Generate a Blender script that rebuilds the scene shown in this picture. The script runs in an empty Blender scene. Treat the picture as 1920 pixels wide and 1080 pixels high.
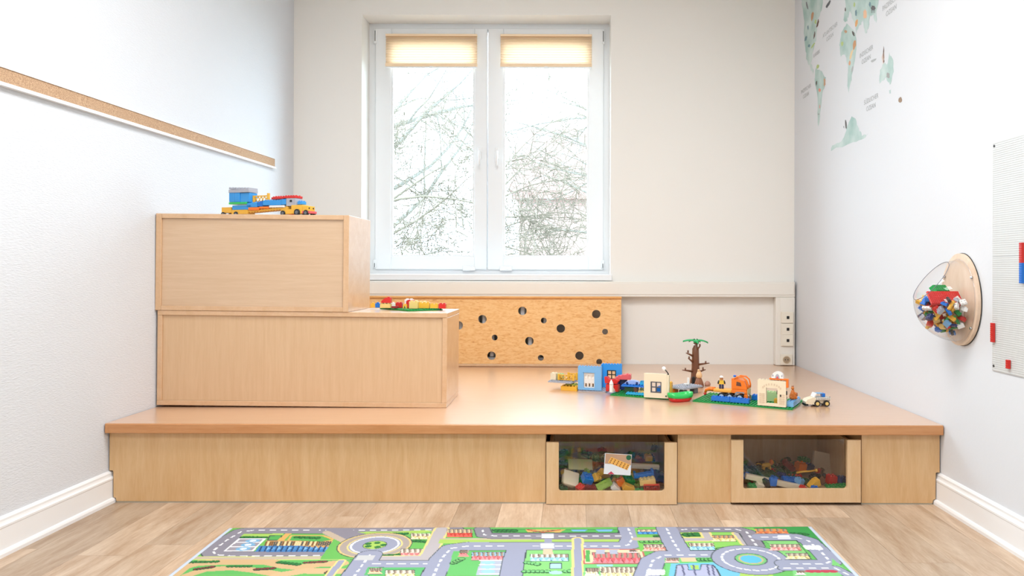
import bpy, bmesh, math, random
import numpy as np
from mathutils import Vector, Matrix, Euler

# ------------------------------------------------------------------ camera, world, lights, exposure
scene = bpy.context.scene
C = scene.collection
FPX, PU, PV, ROLL, CAMZ = 1450.0, 1070.0, 505.0, 0.0025, 1.0
cam_data = bpy.data.cameras.new('camera')
cam_data.sensor_width = 36.0
cam_data.lens = 36.0 * FPX / 1920.0
cam_data.shift_x = -(PU - 960.0) / 1920.0
cam_data.shift_y = (PV - 540.0) / 1920.0
cam = bpy.data.objects.new('camera', cam_data); C.objects.link(cam)
cam.matrix_world = Matrix.Translation((0, 0, CAMZ)) @ Matrix.Rotation(math.pi / 2, 4, 'X') @ Matrix.Rotation(ROLL, 4, 'Z')
scene.camera = cam

world = bpy.data.worlds.new('overcast_sky'); scene.world = world; world.use_nodes = True
wbg = world.node_tree.nodes['Background']
wbg.inputs['Color'].default_value = (0.70, 0.86, 1.0, 1)
wbg.inputs['Strength'].default_value = 9.8

def area_light(name, loc, sx, sy, power, color, rot=(0, 0, 0)):
    l = bpy.data.lights.new(name, 'AREA'); l.shape = 'RECTANGLE'; l.size = sx; l.size_y = sy
    l.energy = power; l.color = color
    o = bpy.data.objects.new(name, l); C.objects.link(o); o.location = loc; o.rotation_euler = rot
    return o
# two unseen ceiling panel lamps added as interior fill (housings are built below)
FILL_LAMPS = [(-0.2, 2.5, 3.07), (-0.2, 0.0, 3.07)]
for lp in FILL_LAMPS:
    area_light('ceiling_fill_light', (lp[0], lp[1], lp[2] - 0.035), 1.15, 1.15, 50.0, (0.95, 0.98, 1.0))

portal = area_light('window_sampling_portal', (-0.6, 5.76, 1.85), 1.9, 2.0, 1.0, (1, 1, 1), (-math.pi/2, 0, 0))
portal.data.cycles.is_portal = True       # gives off no light: only guides sky sampling through the window

vs = scene.view_settings
vs.view_transform = 'Standard'; vs.look = 'None'; vs.gamma = 1.0; vs.use_curve_mapping = False
vs.exposure = 0.38

# ------------------------------------------------------------------ measuring helpers
def unroll(u, v): return u + ROLL * (v - PV), v - ROLL * (u - PU)
def at(u, v, D):
    a, b = unroll(u, v); return Vector(((a - PU) * D / FPX, D, CAMZ - (b - PV) * D / FPX))
PLAT_Z = 0.343
def on_z(u, v, z):
    a, b = unroll(u, v); D = (CAMZ - z) * FPX / (b - PV); return Vector(((a - PU) * D / FPX, D, z))
def on_plat(u, v, dz=0.0): return on_z(u, v, PLAT_Z + dz)
WL0, WL1 = -2.0445, 0.02206            # left wall  x = WL0 + WL1*y
WR0, WR1 = 1.6300, -0.01446            # right wall x = WR0 + WR1*y
def wl(y): return WL0 + WL1 * y
def wr(y): return WR0 + WR1 * y
def on_right(u, v, off=0.0):
    a, b = unroll(u, v); D = (WR0 - off) * FPX / (a - PU - WR1 * FPX)
    return Vector((wr(D) - off, D, CAMZ - (b - PV) * D / FPX))

# ------------------------------------------------------------------ mesh building
class MB:
    def __init__(s): s.v = []; s.f = []; s.m = []; s.smooth = []
    def add(s, vs_, fs, m=0, sm=False):
        b = len(s.v); s.v += [tuple(p) for p in vs_]
        for f in fs: s.f.append([b + i for i in f]); s.m.append(m); s.smooth.append(sm)
        return s
    def box(s, x0, x1, y0, y1, z0, z1, m=0):
        return s.add([(x0,y0,z0),(x1,y0,z0),(x1,y1,z0),(x0,y1,z0),(x0,y0,z1),(x1,y0,z1),(x1,y1,z1),(x0,y1,z1)],
                     [(0,3,2,1),(4,5,6,7),(0,1,5,4),(1,2,6,5),(2,3,7,6),(3,0,4,7)], m)
    def bbox(s, x0, x1, y0, y1, z0, z1, b=0.002, m=0):
        # box with chamfered edges
        bm = bmesh.new(); bmesh.ops.create_cube(bm, size=1.0)
        for v in bm.verts:
            v.co = ((x0+x1)/2 + v.co.x*(x1-x0), (y0+y1)/2 + v.co.y*(y1-y0), (z0+z1)/2 + v.co.z*(z1-z0))
        bmesh.ops.bevel(bm, geom=list(bm.edges), offset=b, segments=1, affect='EDGES')
        bm.verts.ensure_lookup_table(); bm.verts.index_update()
        s.add([v.co for v in bm.verts], [[v.index for v in f.verts] for f in bm.faces], m); bm.free(); return s
    def prism(s, poly, a0, a1, axis='y', m=0, sm=False):
        # polygon given in the plane across `axis`, extruded from a0 to a1
        n = len(poly)
        def P(p, a):
            if axis == 'y': return (p[0], a, p[1])
            if axis == 'x': return (a, p[0], p[1])
            return (p[0], p[1], a)
        vs_ = [P(p, a0) for p in poly] + [P(p, a1) for p in poly]
        fs = [(i, (i+1) % n, n + (i+1) % n, n + i) for i in range(n)]
        s.add(vs_, fs, m, sm)
        b = len(s.v) - 2*n
        for fr in (list(range(n))[::-1], list(range(n, 2*n))):
            s.f.append([b+i for i in fr]); s.m.append(m); s.smooth.append(False)
        return s
    def cyl(s, c, r, h, n=12, axis='z', r2=None, m=0, sm=True):
        r2 = r if r2 is None else r2
        def P(a, rr, t):
            p, q = rr*math.cos(a), rr*math.sin(a)
            if axis == 'z': return (c[0]+p, c[1]+q, c[2]+t)
            if axis == 'y': return (c[0]+p, c[1]+t, c[2]+q)
            return (c[0]+t, c[1]+p, c[2]+q)
        vs_ = [P(2*math.pi*i/n, r, 0) for i in range(n)] + [P(2*math.pi*i/n, r2, h) for i in range(n)]
        s.add(vs_, [(i, (i+1) % n, n+(i+1) % n, n+i) for i in range(n)], m, sm)
        b = len(s.v) - 2*n
        for fr in (list(range(n))[::-1], list(range(n, 2*n))):
            s.f.append([b+i for i in fr]); s.m.append(m); s.smooth.append(False)
        return s
    def tube(s, pts, rads, n=6, m=0, cap=True):
        pts = [Vector(p) for p in pts]
        if not hasattr(rads, '__len__'): rads = [rads]*len(pts)
        b = len(s.v); up = None
        for i, p in enumerate(pts):
            d = (pts[min(i+1, len(pts)-1)] - pts[max(i-1, 0)])
            d = d.normalized() if d.length > 1e-9 else Vector((0,0,1))
            if up is None: up = Vector((0,0,1)) if abs(d.z) < .9 else Vector((1,0,0))
            a = d.cross(up); a = a.normalized() if a.length > 1e-6 else d.orthogonal().normalized()
            c = a.cross(d).normalized(); up = c
            for k in range(n):
                t = 2*math.pi*k/n; s.v.append(tuple(p + (a*math.cos(t) + c*math.sin(t))*rads[i]))
        for i in range(len(pts)-1):
            for k in range(n):
                s.f.append([b+i*n+k, b+i*n+(k+1)%n, b+(i+1)*n+(k+1)%n, b+(i+1)*n+k]); s.m.append(m); s.smooth.append(True)
        if cap:
            e = b+(len(pts)-1)*n
            s.f.append([b+k for k in range(n)][::-1]); s.f.append([e+k for k in range(n)])
            s.m += [m, m]; s.smooth += [False, False]
        return s
    def ball(s, c, rx, ry=None, rz=None, nu=12, nv=8, m=0):
        ry = rx if ry is None else ry; rz = rx if rz is None else rz
        b = len(s.v); s.v.append((c[0], c[1], c[2]-rz))
        for j in range(1, nv):
            t = -math.pi/2 + math.pi*j/nv
            for i in range(nu):
                a = 2*math.pi*i/nu
                s.v.append((c[0]+rx*math.cos(t)*math.cos(a), c[1]+ry*math.cos(t)*math.sin(a), c[2]+rz*math.sin(t)))
        s.v.append((c[0], c[1], c[2]+rz)); top = len(s.v)-1
        fs = []
        for i in range(nu):
            fs.append([b, b+1+(i+1)%nu, b+1+i])
            for j in range(nv-2):
                p = b+1+j*nu; fs.append([p+i, p+(i+1)%nu, p+nu+(i+1)%nu, p+nu+i])
            p = b+1+(nv-2)*nu; fs.append([p+i, p+(i+1)%nu, top])
        s.f += fs; s.m += [m]*len(fs); s.smooth += [True]*len(fs); return s
    def lathe(s, prof, c=(0,0,0), n=16, m=0, sx=1.0, sy=1.0):
        b = len(s.v)
        for r, z in prof:
            for i in range(n):
                a = 2*math.pi*i/n; s.v.append((c[0]+sx*r*math.cos(a), c[1]+sy*r*math.sin(a), c[2]+z))
        for j in range(len(prof)-1):
            for i in range(n):
                s.f.append([b+j*n+i, b+j*n+(i+1)%n, b+(j+1)*n+(i+1)%n, b+(j+1)*n+i]); s.m.append(m); s.smooth.append(True)
        for fr in ([b+i for i in range(n)][::-1], [b+(len(prof)-1)*n+i for i in range(n)]):
            s.f.append(fr); s.m.append(m); s.smooth.append(False)
        return s
    def xform(s, M, start=0):
        for i in range(start, len(s.v)): s.v[i] = tuple(M @ Vector(s.v[i]))
        return s
    def mesh(s, name, mats):
        me = bpy.data.meshes.new(name); me.from_pydata(s.v, [], s.f)
        if not isinstance(mats, (list, tuple)): mats = [mats]
        for k in mats: me.materials.append(k)
        if len(mats) > 1: me.polygons.foreach_set('material_index', s.m)
        me.polygons.foreach_set('use_smooth', s.smooth); me.update(); return me
    def build(s, name, mats, parent=None, loc=(0,0,0), rot=(0,0,0)):
        return link(name, s.mesh(name, mats), parent, loc, rot)

def link(name, me, parent=None, loc=(0,0,0), rot=(0,0,0)):
    o = bpy.data.objects.new(name, me); C.objects.link(o)
    o.parent = parent; o.location = loc; o.rotation_euler = rot; return o
def thing(name, label, cat, loc=(0,0,0), rot=(0,0,0), group=None):
    o = bpy.data.objects.new(name, None); C.objects.link(o); o.empty_display_size = 0.05
    o.location = loc; o.rotation_euler = rot; return tag(o, label, cat, group)
def tag(o, label, cat, group=None):
    o['label'] = label; o['category'] = cat
    if group: o['group'] = group
    return o
def struct(o, label=None):
    o['kind'] = 'structure'
    if label: o['label'] = label
    return o

# ------------------------------------------------------------------ materials
def lin(c):
    return tuple((x/12.92 if x <= 0.04045 else ((x+0.055)/1.055)**2.4) for x in c)
def rgb(r, g, b): return lin((r/255, g/255, b/255))
MATS = {}
def base_mat(name):
    m = bpy.data.materials.new(name); m.use_nodes = True
    return m, m.node_tree.nodes, m.node_tree.links, m.node_tree.nodes['Principled BSDF']
def plain(name, col, rough=0.5, spec=0.5, metal=0.0, coat=0.0, bump=0.0, bscale=60.0, vary=0.0):
    if name in MATS: return MATS[name]
    m, N, L, p = base_mat(name)
    p.inputs['Roughness'].default_value = rough; p.inputs['Metallic'].default_value = metal
    p.inputs['Specular IOR Level'].default_value = spec; p.inputs['Coat Weight'].default_value = coat
    p.inputs['Base Color'].default_value = (*col, 1)
    if bump or vary:
        tc = N.new('ShaderNodeTexCoord'); no = N.new('ShaderNodeTexNoise')
        no.inputs['Scale'].default_value = bscale; no.inputs['Detail'].default_value = 4
        L.new(tc.outputs['Object'], no.inputs['Vector'])
        if bump:
            bp = N.new('ShaderNodeBump'); bp.inputs['Strength'].default_value = bump; bp.inputs['Distance'].default_value = 0.002
            L.new(no.outputs['Fac'], bp.inputs['Height']); L.new(bp.outputs['Normal'], p.inputs['Normal'])
        if vary:
            cr = N.new('ShaderNodeValToRGB')
            cr.color_ramp.elements[0].position = 0.3; cr.color_ramp.elements[1].position = 0.7
            cr.color_ramp.elements[0].color = (*[c*(1-vary) for c in col], 1)
            cr.color_ramp.elements[1].color = (*[min(1, c*(1+vary)) for c in col], 1)
            L.new(no.outputs['Fac'], cr.inputs['Fac']); L.new(cr.outputs['Color'], p.inputs['Base Color'])
    MATS[name] = m; return m
def plastic(name, col): return plain('plastic_' + name, col, rough=0.28, spec=0.5)

def wood(name, c1, c2, stretch=(1, 1, 12), rough=0.4, scale=6.0, rnd=0.0, coat=0.0, bump=0.05, coat_rough=0.2):
    if name in MATS: return MATS[name]
    m, N, L, p = base_mat(name)
    tc = N.new('ShaderNodeTexCoord'); mp = N.new('ShaderNodeMapping'); mp.inputs['Scale'].default_value = stretch
    oi = N.new('ShaderNodeObjectInfo'); add = N.new('ShaderNodeVectorMath'); add.operation = 'MULTIPLY_ADD'
    cmb = N.new('ShaderNodeCombineXYZ')
    for k in range(3): L.new(oi.outputs['Random'], cmb.inputs[k])
    L.new(cmb.outputs[0], add.inputs[0]); add.inputs[1].default_value = (37, 23, 11); L.new(tc.outputs['Object'], mp.inputs['Vector'])
    L.new(mp.outputs['Vector'], add.inputs[2])
    n1 = N.new('ShaderNodeTexNoise'); n1.inputs['Scale'].default_value = scale; n1.inputs['Detail'].default_value = 6; n1.inputs['Roughness'].default_value = 0.6
    n1.inputs['Distortion'].default_value = 0.6
    L.new(add.outputs[0], n1.inputs['Vector'])
    n2 = N.new('ShaderNodeTexNoise'); n2.inputs['Scale'].default_value = scale*7; n2.inputs['Detail'].default_value = 3
    L.new(add.outputs[0], n2.inputs['Vector'])
    mx = N.new('ShaderNodeMath'); mx.operation = 'MULTIPLY_ADD'; mx.inputs[1].default_value = 0.25
    sub = N.new('ShaderNodeMath'); sub.operation = 'MULTIPLY'; sub.inputs[1].default_value = 0.75
    L.new(n1.outputs['Fac'], sub.inputs[0]); L.new(n2.outputs['Fac'], mx.inputs[0]); L.new(sub.outputs[0], mx.inputs[2])
    cr = N.new('ShaderNodeValToRGB'); cr.color_ramp.elements[0].position = 0.36; cr.color_ramp.elements[1].position = 0.68
    cr.color_ramp.elements[0].color = (*c1, 1); cr.color_ramp.elements[1].color = (*c2, 1)
    L.new(mx.outputs[0], cr.inputs['Fac'])
    out = cr.outputs['Color']
    if rnd:
        hs = N.new('ShaderNodeHueSaturation'); mr = N.new('ShaderNodeMapRange')
        mr.inputs['To Min'].default_value = 1-rnd; mr.inputs['To Max'].default_value = 1+rnd*0.6
        L.new(oi.outputs['Random'], mr.inputs['Value']); L.new(mr.outputs[0], hs.inputs['Value']); L.new(out, hs.inputs['Color']); out = hs.outputs['Color']
    L.new(out, p.inputs['Base Color'])
    p.inputs['Roughness'].default_value = rough; p.inputs['Coat Weight'].default_value = coat; p.inputs['Coat Roughness'].default_value = coat_rough
    if bump:
        bp = N.new('ShaderNodeBump'); bp.inputs['Strength'].default_value = bump; bp.inputs['Distance'].default_value = 0.001
        L.new(n2.outputs['Fac'], bp.inputs['Height']); L.new(bp.outputs['Normal'], p.inputs['Normal'])
    MATS[name] = m; return m

def wall_mat(name, col, sx, sy, sz, strength):
    m, N, L, p = base_mat(name); p.inputs['Base Color'].default_value = (*col, 1); p.inputs['Roughness'].default_value = 0.75
    p.inputs['Specular IOR Level'].default_value = 0.25
    tc = N.new('ShaderNodeTexCoord'); mp = N.new('ShaderNodeMapping'); mp.inputs['Scale'].default_value = (sx, sy, sz)
    no = N.new('ShaderNodeTexNoise'); no.inputs['Scale'].default_value = 1.0; no.inputs['Detail'].default_value = 3
    L.new(tc.outputs['Object'], mp.inputs['Vector']); L.new(mp.outputs['Vector'], no.inputs['Vector'])
    bp = N.new('ShaderNodeBump'); bp.inputs['Strength'].default_value = strength; bp.inputs['Distance'].default_value = 0.003
    L.new(no.outputs['Fac'], bp.inputs['Height']); L.new(bp.outputs['Normal'], p.inputs['Normal']); MATS[name] = m; return m
def clear_mat(name, tint=(1,1,1), gloss=0.08, rough=0.02, edge=0.5, power=4.0):
    m = bpy.data.materials.new(name); m.use_nodes = True; N = m.node_tree.nodes; L = m.node_tree.links
    N.remove(N['Principled BSDF']); out = N['Material Output']
    tr = N.new('ShaderNodeBsdfTransparent'); tr.inputs['Color'].default_value = (*tint, 1)
    gl = N.new('ShaderNodeBsdfGlossy'); gl.inputs['Roughness'].default_value = rough
    lw = N.new('ShaderNodeLayerWeight'); pw = N.new('ShaderNodeMath'); pw.operation = 'POWER'; pw.inputs[1].default_value = power
    L.new(lw.outputs['Facing'], pw.inputs[0])
    mu = N.new('ShaderNodeMath'); mu.operation = 'MULTIPLY_ADD'; mu.inputs[1].default_value = edge; mu.inputs[2].default_value = gloss; mu.use_clamp = True
    L.new(pw.outputs[0], mu.inputs[0]); mx = N.new('ShaderNodeMixShader'); L.new(mu.outputs[0], mx.inputs['Fac'])
    L.new(tr.outputs[0], mx.inputs[1]); L.new(gl.outputs[0], mx.inputs[2]); L.new(mx.outputs[0], out.inputs['Surface']); MATS[name] = m; return m

M_WALL = wall_mat('painted_wall', rgb(218, 219, 222), 60, 60, 60, 0.10)
M_WALLPAPER = wall_mat('woodchip_wallpaper', rgb(217, 219, 223), 40, 60, 260, 0.6)
M_BACKWALL = wall_mat('cream_wall', rgb(240, 237, 231), 60, 60, 60, 0.08)
M_CEIL = plain('ceiling_paint', rgb(245, 243, 240), 0.8)
M_WHITE = plain('white_lacquer', rgb(240, 240, 240), 0.3)
M_PVC = plain('white_pvc', rgb(238, 241, 243), 0.28)
M_DUCT = plain('cream_pvc', rgb(238, 233, 224), 0.4)
M_BLACK = plain('black_rubber', rgb(24, 22, 22), 0.5)
M_GREYMETAL = plain('grey_metal', rgb(150, 152, 155), 0.35, metal=0.8)
M_FLOOR = wood('vinyl_plank', rgb(176, 146, 118), rgb(212, 190, 166), (7, 1.0, 7), 0.42, 3.0, rnd=0.22)
M_SUB = plain('subfloor', rgb(120, 95, 70), 0.8)
M_BEECH = wood('beech_laminate', rgb(208, 164, 128), rgb(219, 178, 144), (1.2, 14, 14), 0.3, 5.0, coat=1.0, coat_rough=0.28)
M_EDGE = wood('beech_edge', rgb(190, 130, 80), rgb(204, 148, 100), (1.0, 10, 10), 0.35, 4.0)
M_MAPLE = wood('maple_panel', rgb(206, 164, 114), rgb(220, 184, 138), (9, 9, 1.0), 0.4, 3.0)
M_MAPLE_H = wood('maple_drawer', rgb(210, 172, 126), rgb(222, 190, 150), (8, 8, 1.2), 0.4, 3.0)
M_BOX_H = wood('beech_box_horizontal', rgb(204, 172, 140), rgb(214, 184, 154), (0.8, 12, 14), 0.42, 4.0)
M_BOX_V = wood('beech_box_vertical', rgb(206, 170, 132), rgb(214, 180, 143), (14, 12, 0.8), 0.42, 4.0)
M_BOX_F = wood('beech_box_frame', rgb(206, 164, 122), rgb(216, 178, 140), (6, 6, 6), 0.4, 3.0, coat=1.0)
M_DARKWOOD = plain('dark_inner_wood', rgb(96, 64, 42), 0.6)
M_GLASS = clear_mat('window_glass', (0.98, 1, 1), 0.0)
M_ACRYL = clear_mat('acrylic_pane', (0.97, 0.965, 0.96), 0.035)
M_DOME = clear_mat('acrylic_dome', (0.97, 0.965, 0.965), 0.03, 0.05, 0.75, 2.6)
# ------------------------------------------------------------------ room shell
YB, YF, ZC = 5.37, -2.0, 3.12          # window wall, wall behind the camera, ceiling height
def side_wall(name, fx, out, mat, label):
    b = MB(); y0, y1 = YF, YB + 0.4
    b.v = [(fx(y0),y0,0),(fx(y1),y1,0),(fx(y1),y1,ZC),(fx(y0),y0,ZC),(fx(y0)+out,y0,0),(fx(y1)+out,y1,0),(fx(y1)+out,y1,ZC),(fx(y0)+out,y0,ZC)]
    b.f = [[0,1,2,3],[4,7,6,5],[0,4,5,1],[1,5,6,2],[2,6,7,3],[3,7,4,0]]; b.m = [0]*6; b.smooth = [False]*6
    return struct(b.build(name, mat), label)
side_wall('wall_left', wl, -0.2, M_WALLPAPER, 'white wall with woven-texture wallpaper on the left')
side_wall('wall_right', wr, 0.2, M_WALL, 'smooth white wall with the map on the right')
# back wall with the window opening
HX0, HX1 = at(678, 300, YB).x, at(1145, 300, YB).x
HZ0, HZ1 = at(1000, 526, YB).z, at(950, 28, YB).z
b = MB(); T = 0.36
b.box(wl(YB)-.1, HX0, YB, YB+T, 0, ZC); b.box(HX1, wr(YB)+.1, YB, YB+T, 0, ZC)
b.box(HX0, HX1, YB, YB+T, 0, HZ0); b.box(HX0, HX1, YB, YB+T, HZ1, ZC)
struct(b.build('wall_back', M_BACKWALL), 'cream wall around the window')
struct(MB().box(wl(YF)-.1, wr(YF)+.1, YF-.2, YF, 0, ZC).build('wall_front', M_WALL), 'white wall behind the viewer')
struct(MB().box(-2.4, 2.0, YF-.2, YB+.36, ZC, ZC+.1).build('ceiling', M_CEIL), 'white ceiling')
floor = struct(MB().box(-2.4, 2.0, YF-.2, YB+.36, -.08, -.004).build('floor', M_SUB), 'light oak-look plank floor')
rnd = random.Random(4)
PW, PL = 0.178, 1.22
cache = {}
x = -2.16; col = 0
while x < 1.66:
    y = YF - rnd.random()*PL
    while y < 3.36:
        y0, y1 = max(y, YF), min(y+PL, 3.36)
        if y1 - y0 > .05:
            ln = round(y1-y0, 2)
            if ln not in cache: cache[ln] = MB().box(-PW/2+.0004, PW/2-.0004, 0, ln-.0008, -.004, 0.0).mesh('plank', M_FLOOR)
            link('plank', cache[ln], floor, (x, y0, 0))
        y += PL
    x += PW; col += 1

# baseboards
def baseboard(name, fx, sgn, label):
    prof = [(0,0),(.030,0),(.030,.012),(.026,.019),(.018,.022),(.018,.096),(.020,.099),(.020,.106),(.014,.112),(.012,.118),(.012,.126),(.007,.132),(0,.134)]
    b = MB(); n = len(prof)
    for y in (YF, 3.318):
        b.v += [(fx(y)+sgn*d, y, z) for d, z in prof]
    b.f = [[i, (i+1)%n, n+(i+1)%n, n+i] for i in range(n)] + [list(range(n)), list(range(n, 2*n))]
    b.m = [0]*len(b.f); b.smooth = [False]*len(b.f)
    return struct(b.build(name, M_WHITE), label)
baseboard('baseboard_left', wl, 1, 'white moulded baseboard along the left wall')
baseboard('baseboard_right', wr, -1, 'white moulded baseboard along the right wall')

# housings and glowing diffusers of the added, unseen fill lamps
for i, lp in enumerate(FILL_LAMPS):
    t = thing('ceiling_fill_lamp', ['unseen flat ceiling lamp added as fill light, nearer the window', 'unseen flat ceiling lamp added as fill light, farther from the window'][i], 'lamp', lp, group='added ceiling fill lamps')
    MB().box(-.62,.62,-.62,.62,0,.05).build('housing', M_WHITE, t)
    m, N, L, p = base_mat('fill_lamp_diffuser'); p.inputs['Emission Color'].default_value = (.95,.98,1,1); p.inputs['Emission Strength'].default_value = 2.0
    MB().box(-.59,.59,-.59,.59,-.02,-.001).build('diffuser', m, t)

# ------------------------------------------------------------------ window
DW = 5.57
SW = FPX/DW
def wx(u): return (u-PU)/SW
def wz(v): return CAMZ-(v-PV)/SW
win = struct(link('window_1', None), 'white double casement window in the back wall')
win['label'] = 'white double casement window with two sashes'
b = MB(); x0,x1,z0,z1 = wx(690), wx(1143), wz(515), wz(44)
fw = 0.05
b.box(x0,x0+fw,DW,DW+.07,z0,z1).box(x1-fw,x1,DW,DW+.07,z0,z1).box(x0+fw,x1-fw,DW,DW+.07,z1-fw,z1).box(x0+fw,x1-fw,DW,DW+.07,z0,z0+fw)
b.build('window_frame', M_PVC, win)
M_CHROME = plain('hinge_metal', rgb(120,122,125), .3, metal=.7)
for k,(a0,a1,g0,g1) in enumerate(((704,913.2,734,889.5),(914.8,1131,943.5,1103))):
    sx0,sx1,gx0,gx1 = wx(a0),wx(a1),wx(g0),wx(g1); sz0,sz1,gz0,gz1 = wz(506),wz(55),wz(482),wz(78)
    b = MB(); yo = DW-.018; yi = DW+.05
    b.bbox(sx0,gx0,yo,yi,sz0,sz1,.004).bbox(gx1,sx1,yo,yi,sz0,sz1,.004).bbox(gx0,gx1,yo,yi,sz0,gz0,.004).bbox(gx0,gx1,yo,yi,gz1,sz1,.004)
    s = b.build('sash', M_PVC, win)
    b = MB(); t=.012
    b.box(gx0,gx0+t,yo+.006,yo+.03,gz0,gz1).box(gx1-t,gx1,yo+.006,yo+.03,gz0,gz1).box(gx0+t,gx1-t,yo+.006,yo+.03,gz0,gz0+t).box(gx0+t,gx1-t,yo+.006,yo+.03,gz1-t,gz1)
    b.build('glazing_bead', M_PVC, s)
    MB().box(gx0,gx1,yo+.032,yo+.036,gz0,gz1).build('pane', M_GLASS, s)
    hx = wx((900,932)[k])
    b = MB(); b.bbox(hx-.014,hx+.014,yo-.012,yo,wz(300),wz(278),.003)
    b.tube([(hx,yo-.010,wz(287)),(hx,yo-.045,wz(287)),(hx,yo-.05,wz(292)),(hx,yo-.05,wz(313))],[.009,.009,.010,.008],8)
    b.build('handle', M_WHITE, s)
    hs = wx((704,1130)[k])
    h_ = MB().bbox(hs-.010,hs+.010,yo-.010,yo+.004,wz(84),wz(57),.003).build('hinge', M_PVC, s); MB().cyl((hs,yo-.009,wz(80)),.0035,.075,8).build('hinge_pin', M_CHROME, h_)
    h_ = MB().bbox(hs-.010,hs+.010,yo-.010,yo+.004,wz(503),wz(488),.003).build('hinge', M_PVC, s); MB().cyl((hs,yo-.009,wz(502)),.0035,.030,8).build('hinge_pin', M_CHROME, h_)
    hb = wx((880,949)[k])
    MB().bbox(hb-.045,hb+.045,yo-.008,yo,wz(508),wz(499),.003).cyl((hb+.01,yo-.013,wz(504)),.008,.006,8,'y').build('stay_latch', M_CHROME if 0 else M_WHITE, s)
struct(MB().bbox(HX0-.02, HX1+.01, YB-.035, DW+.01, HZ0, wz(514.2), .004).build('trim_1', M_WHITE), 'white window sill board')

# pleated blinds
m = bpy.data.materials.new('pleated_fabric'); m.use_nodes = True; N = m.node_tree.nodes; L = m.node_tree.links
p = N['Principled BSDF']; p.inputs['Base Color'].default_value = (*rgb(250,236,214),1); p.inputs['Roughness'].default_value = .8
tl = N.new('ShaderNodeBsdfTranslucent'); tl.inputs['Color'].default_value = (*rgb(236,208,176),1)
mx = N.new('ShaderNodeMixShader'); mx.inputs['Fac'].default_value = .5
L.new(p.outputs[0], mx.inputs[1]); L.new(tl.outputs[0], mx.inputs[2]); L.new(mx.outputs[0], N['Material Output'].inputs['Surface'])
M_PLEAT = m; M_RAIL = plain('beige_rail', rgb(250,222,186), .5)
for k,(u0,u1) in enumerate(((722.5,893.5),(937.5,1108.5))):
    YBL = DW-.045
    x0, x1 = (u0-PU)*YBL/FPX, (u1-PU)*YBL/FPX
    zz = lambda v: CAMZ-(v-PV)*YBL/FPX
    t = thing('pleated_blind', ['cream pleated blind on the left window sash', 'cream pleated blind on the right window sash'][k], 'blind', ((x0+x1)/2, YBL, zz(128)), group='pleated window blinds')
    w = (x1-x0)/2; h = zz(65)-zz(128)
    b = MB(); n = 22; prof = [(((-.009) if i % 2 else .009), .03+(h-.045)*i/n) for i in range(n+1)]
    b.v = [(-w, y, z) for y, z in prof]+[(w, y, z) for y, z in prof]
    b.f = [[i, i+1, n+2+i, n+1+i] for i in range(n)]; b.m=[0]*n; b.smooth=[False]*n
    b.build('pleated_fabric', M_PLEAT, t)
    MB().bbox(-w-.001,w+.001,-.013,.013,h-.016,h,.002).build('head_rail', M_RAIL, t)
    MB().bbox(-w-.001,w+.001,-.013,.013,.008,.031,.002).build('bottom_rail', M_RAIL, t)
    MB().bbox(-w,w,-.010,.010,0,.008,.001).bbox(-.012,.012,-.02,.0,-.004,.008,.001).build('pull_bar', M_PVC, t)

# ------------------------------------------------------------------ cable duct on the back wall
YD = 5.30
dx = lambda u: (u-PU)*YD/FPX
dz = lambda v: CAMZ-(v-1-PV)*YD/FPX
duct = thing('cable_duct', 'cream plastic cable duct running under the window and down the corner', 'cable duct', (dx(1474), YD, PLAT_Z))
ox, oz = -dx(1474), -PLAT_Z
b = MB().bbox(-1.85+ox, dx(1491)+ox, 0, YB-YD, dz(557.5)+oz, dz(528.5)+oz, .004); b.build('horizontal_channel', M_DUCT, duct)
MB().bbox(-1.85+ox, dx(1489)+ox, -.004, 0, dz(553)+oz, dz(532)+oz, .002).build('channel_lid', M_DUCT, duct)
MB().bbox(dx(1455)+ox, dx(1491)+ox, .001, YB-YD, .001, dz(557.5)+oz-.0005, .004).build('vertical_channel', M_DUCT, duct)
MB().bbox(dx(1463)+ox, dx(1487)+ox, -.003, .001, .003, dz(559)+oz, .001).build('channel_lid', M_DUCT, duct)
pos = ['topmost', 'middle', 'lowest']
M_SOCK = plain('socket_plastic', rgb(238,230,214), .35)
for i, v in enumerate((595, 617, 638)):
    t = thing('cable_outlet', f'{pos[i]} of the three cream outlet plates with a black port', 'outlet', (dx(1475.5), YD-.003, dz(v)), group='blank outlet plates in the corner')
    MB().bbox(-.041,.041,-.016,0,-.039,.039,.003).build('cover_plate', M_SOCK, t)
    MB().bbox(-.006,.012,-.018,-.015,-.010,.010,.001).build('port', M_BLACK, t)
t = thing('power_socket', 'round cream power socket at the foot of the corner duct', 'socket', (dx(1474), YD-.003, dz(674)))
MB().bbox(-.040,.040,-.014,0,-.038,.038,.003).build('cover_plate', M_SOCK, t)
b = MB(); n = 20; ro, ri = .026, .021
for k in range(n):
    a = 2*math.pi*k/n
    for r, y in ((ro,-.014),(ro,-.018),(ri,-.018),(ri,-.0145)): b.v.append((r*math.cos(a), y, r*math.sin(a)))
for k in range(n):
    for j in range(3): b.f.append([k*4+j, ((k+1)%n)*4+j, ((k+1)%n)*4+j+1, k*4+j+1]); b.m.append(0); b.smooth.append(False)
b.build('socket_rim', plain('socket_rim', rgb(200,180,150), .4), t)
MB().cyl((0,-.0152,0), .021, .001, 20, 'y').build('socket_well', plain('socket_well', rgb(170,150,125), .5), t)
for sx in (-.009,.009): MB().cyl((sx,-.0165,0), .0035, .0015, 8, 'y').build('pin_hole', M_BLACK, t)

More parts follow.
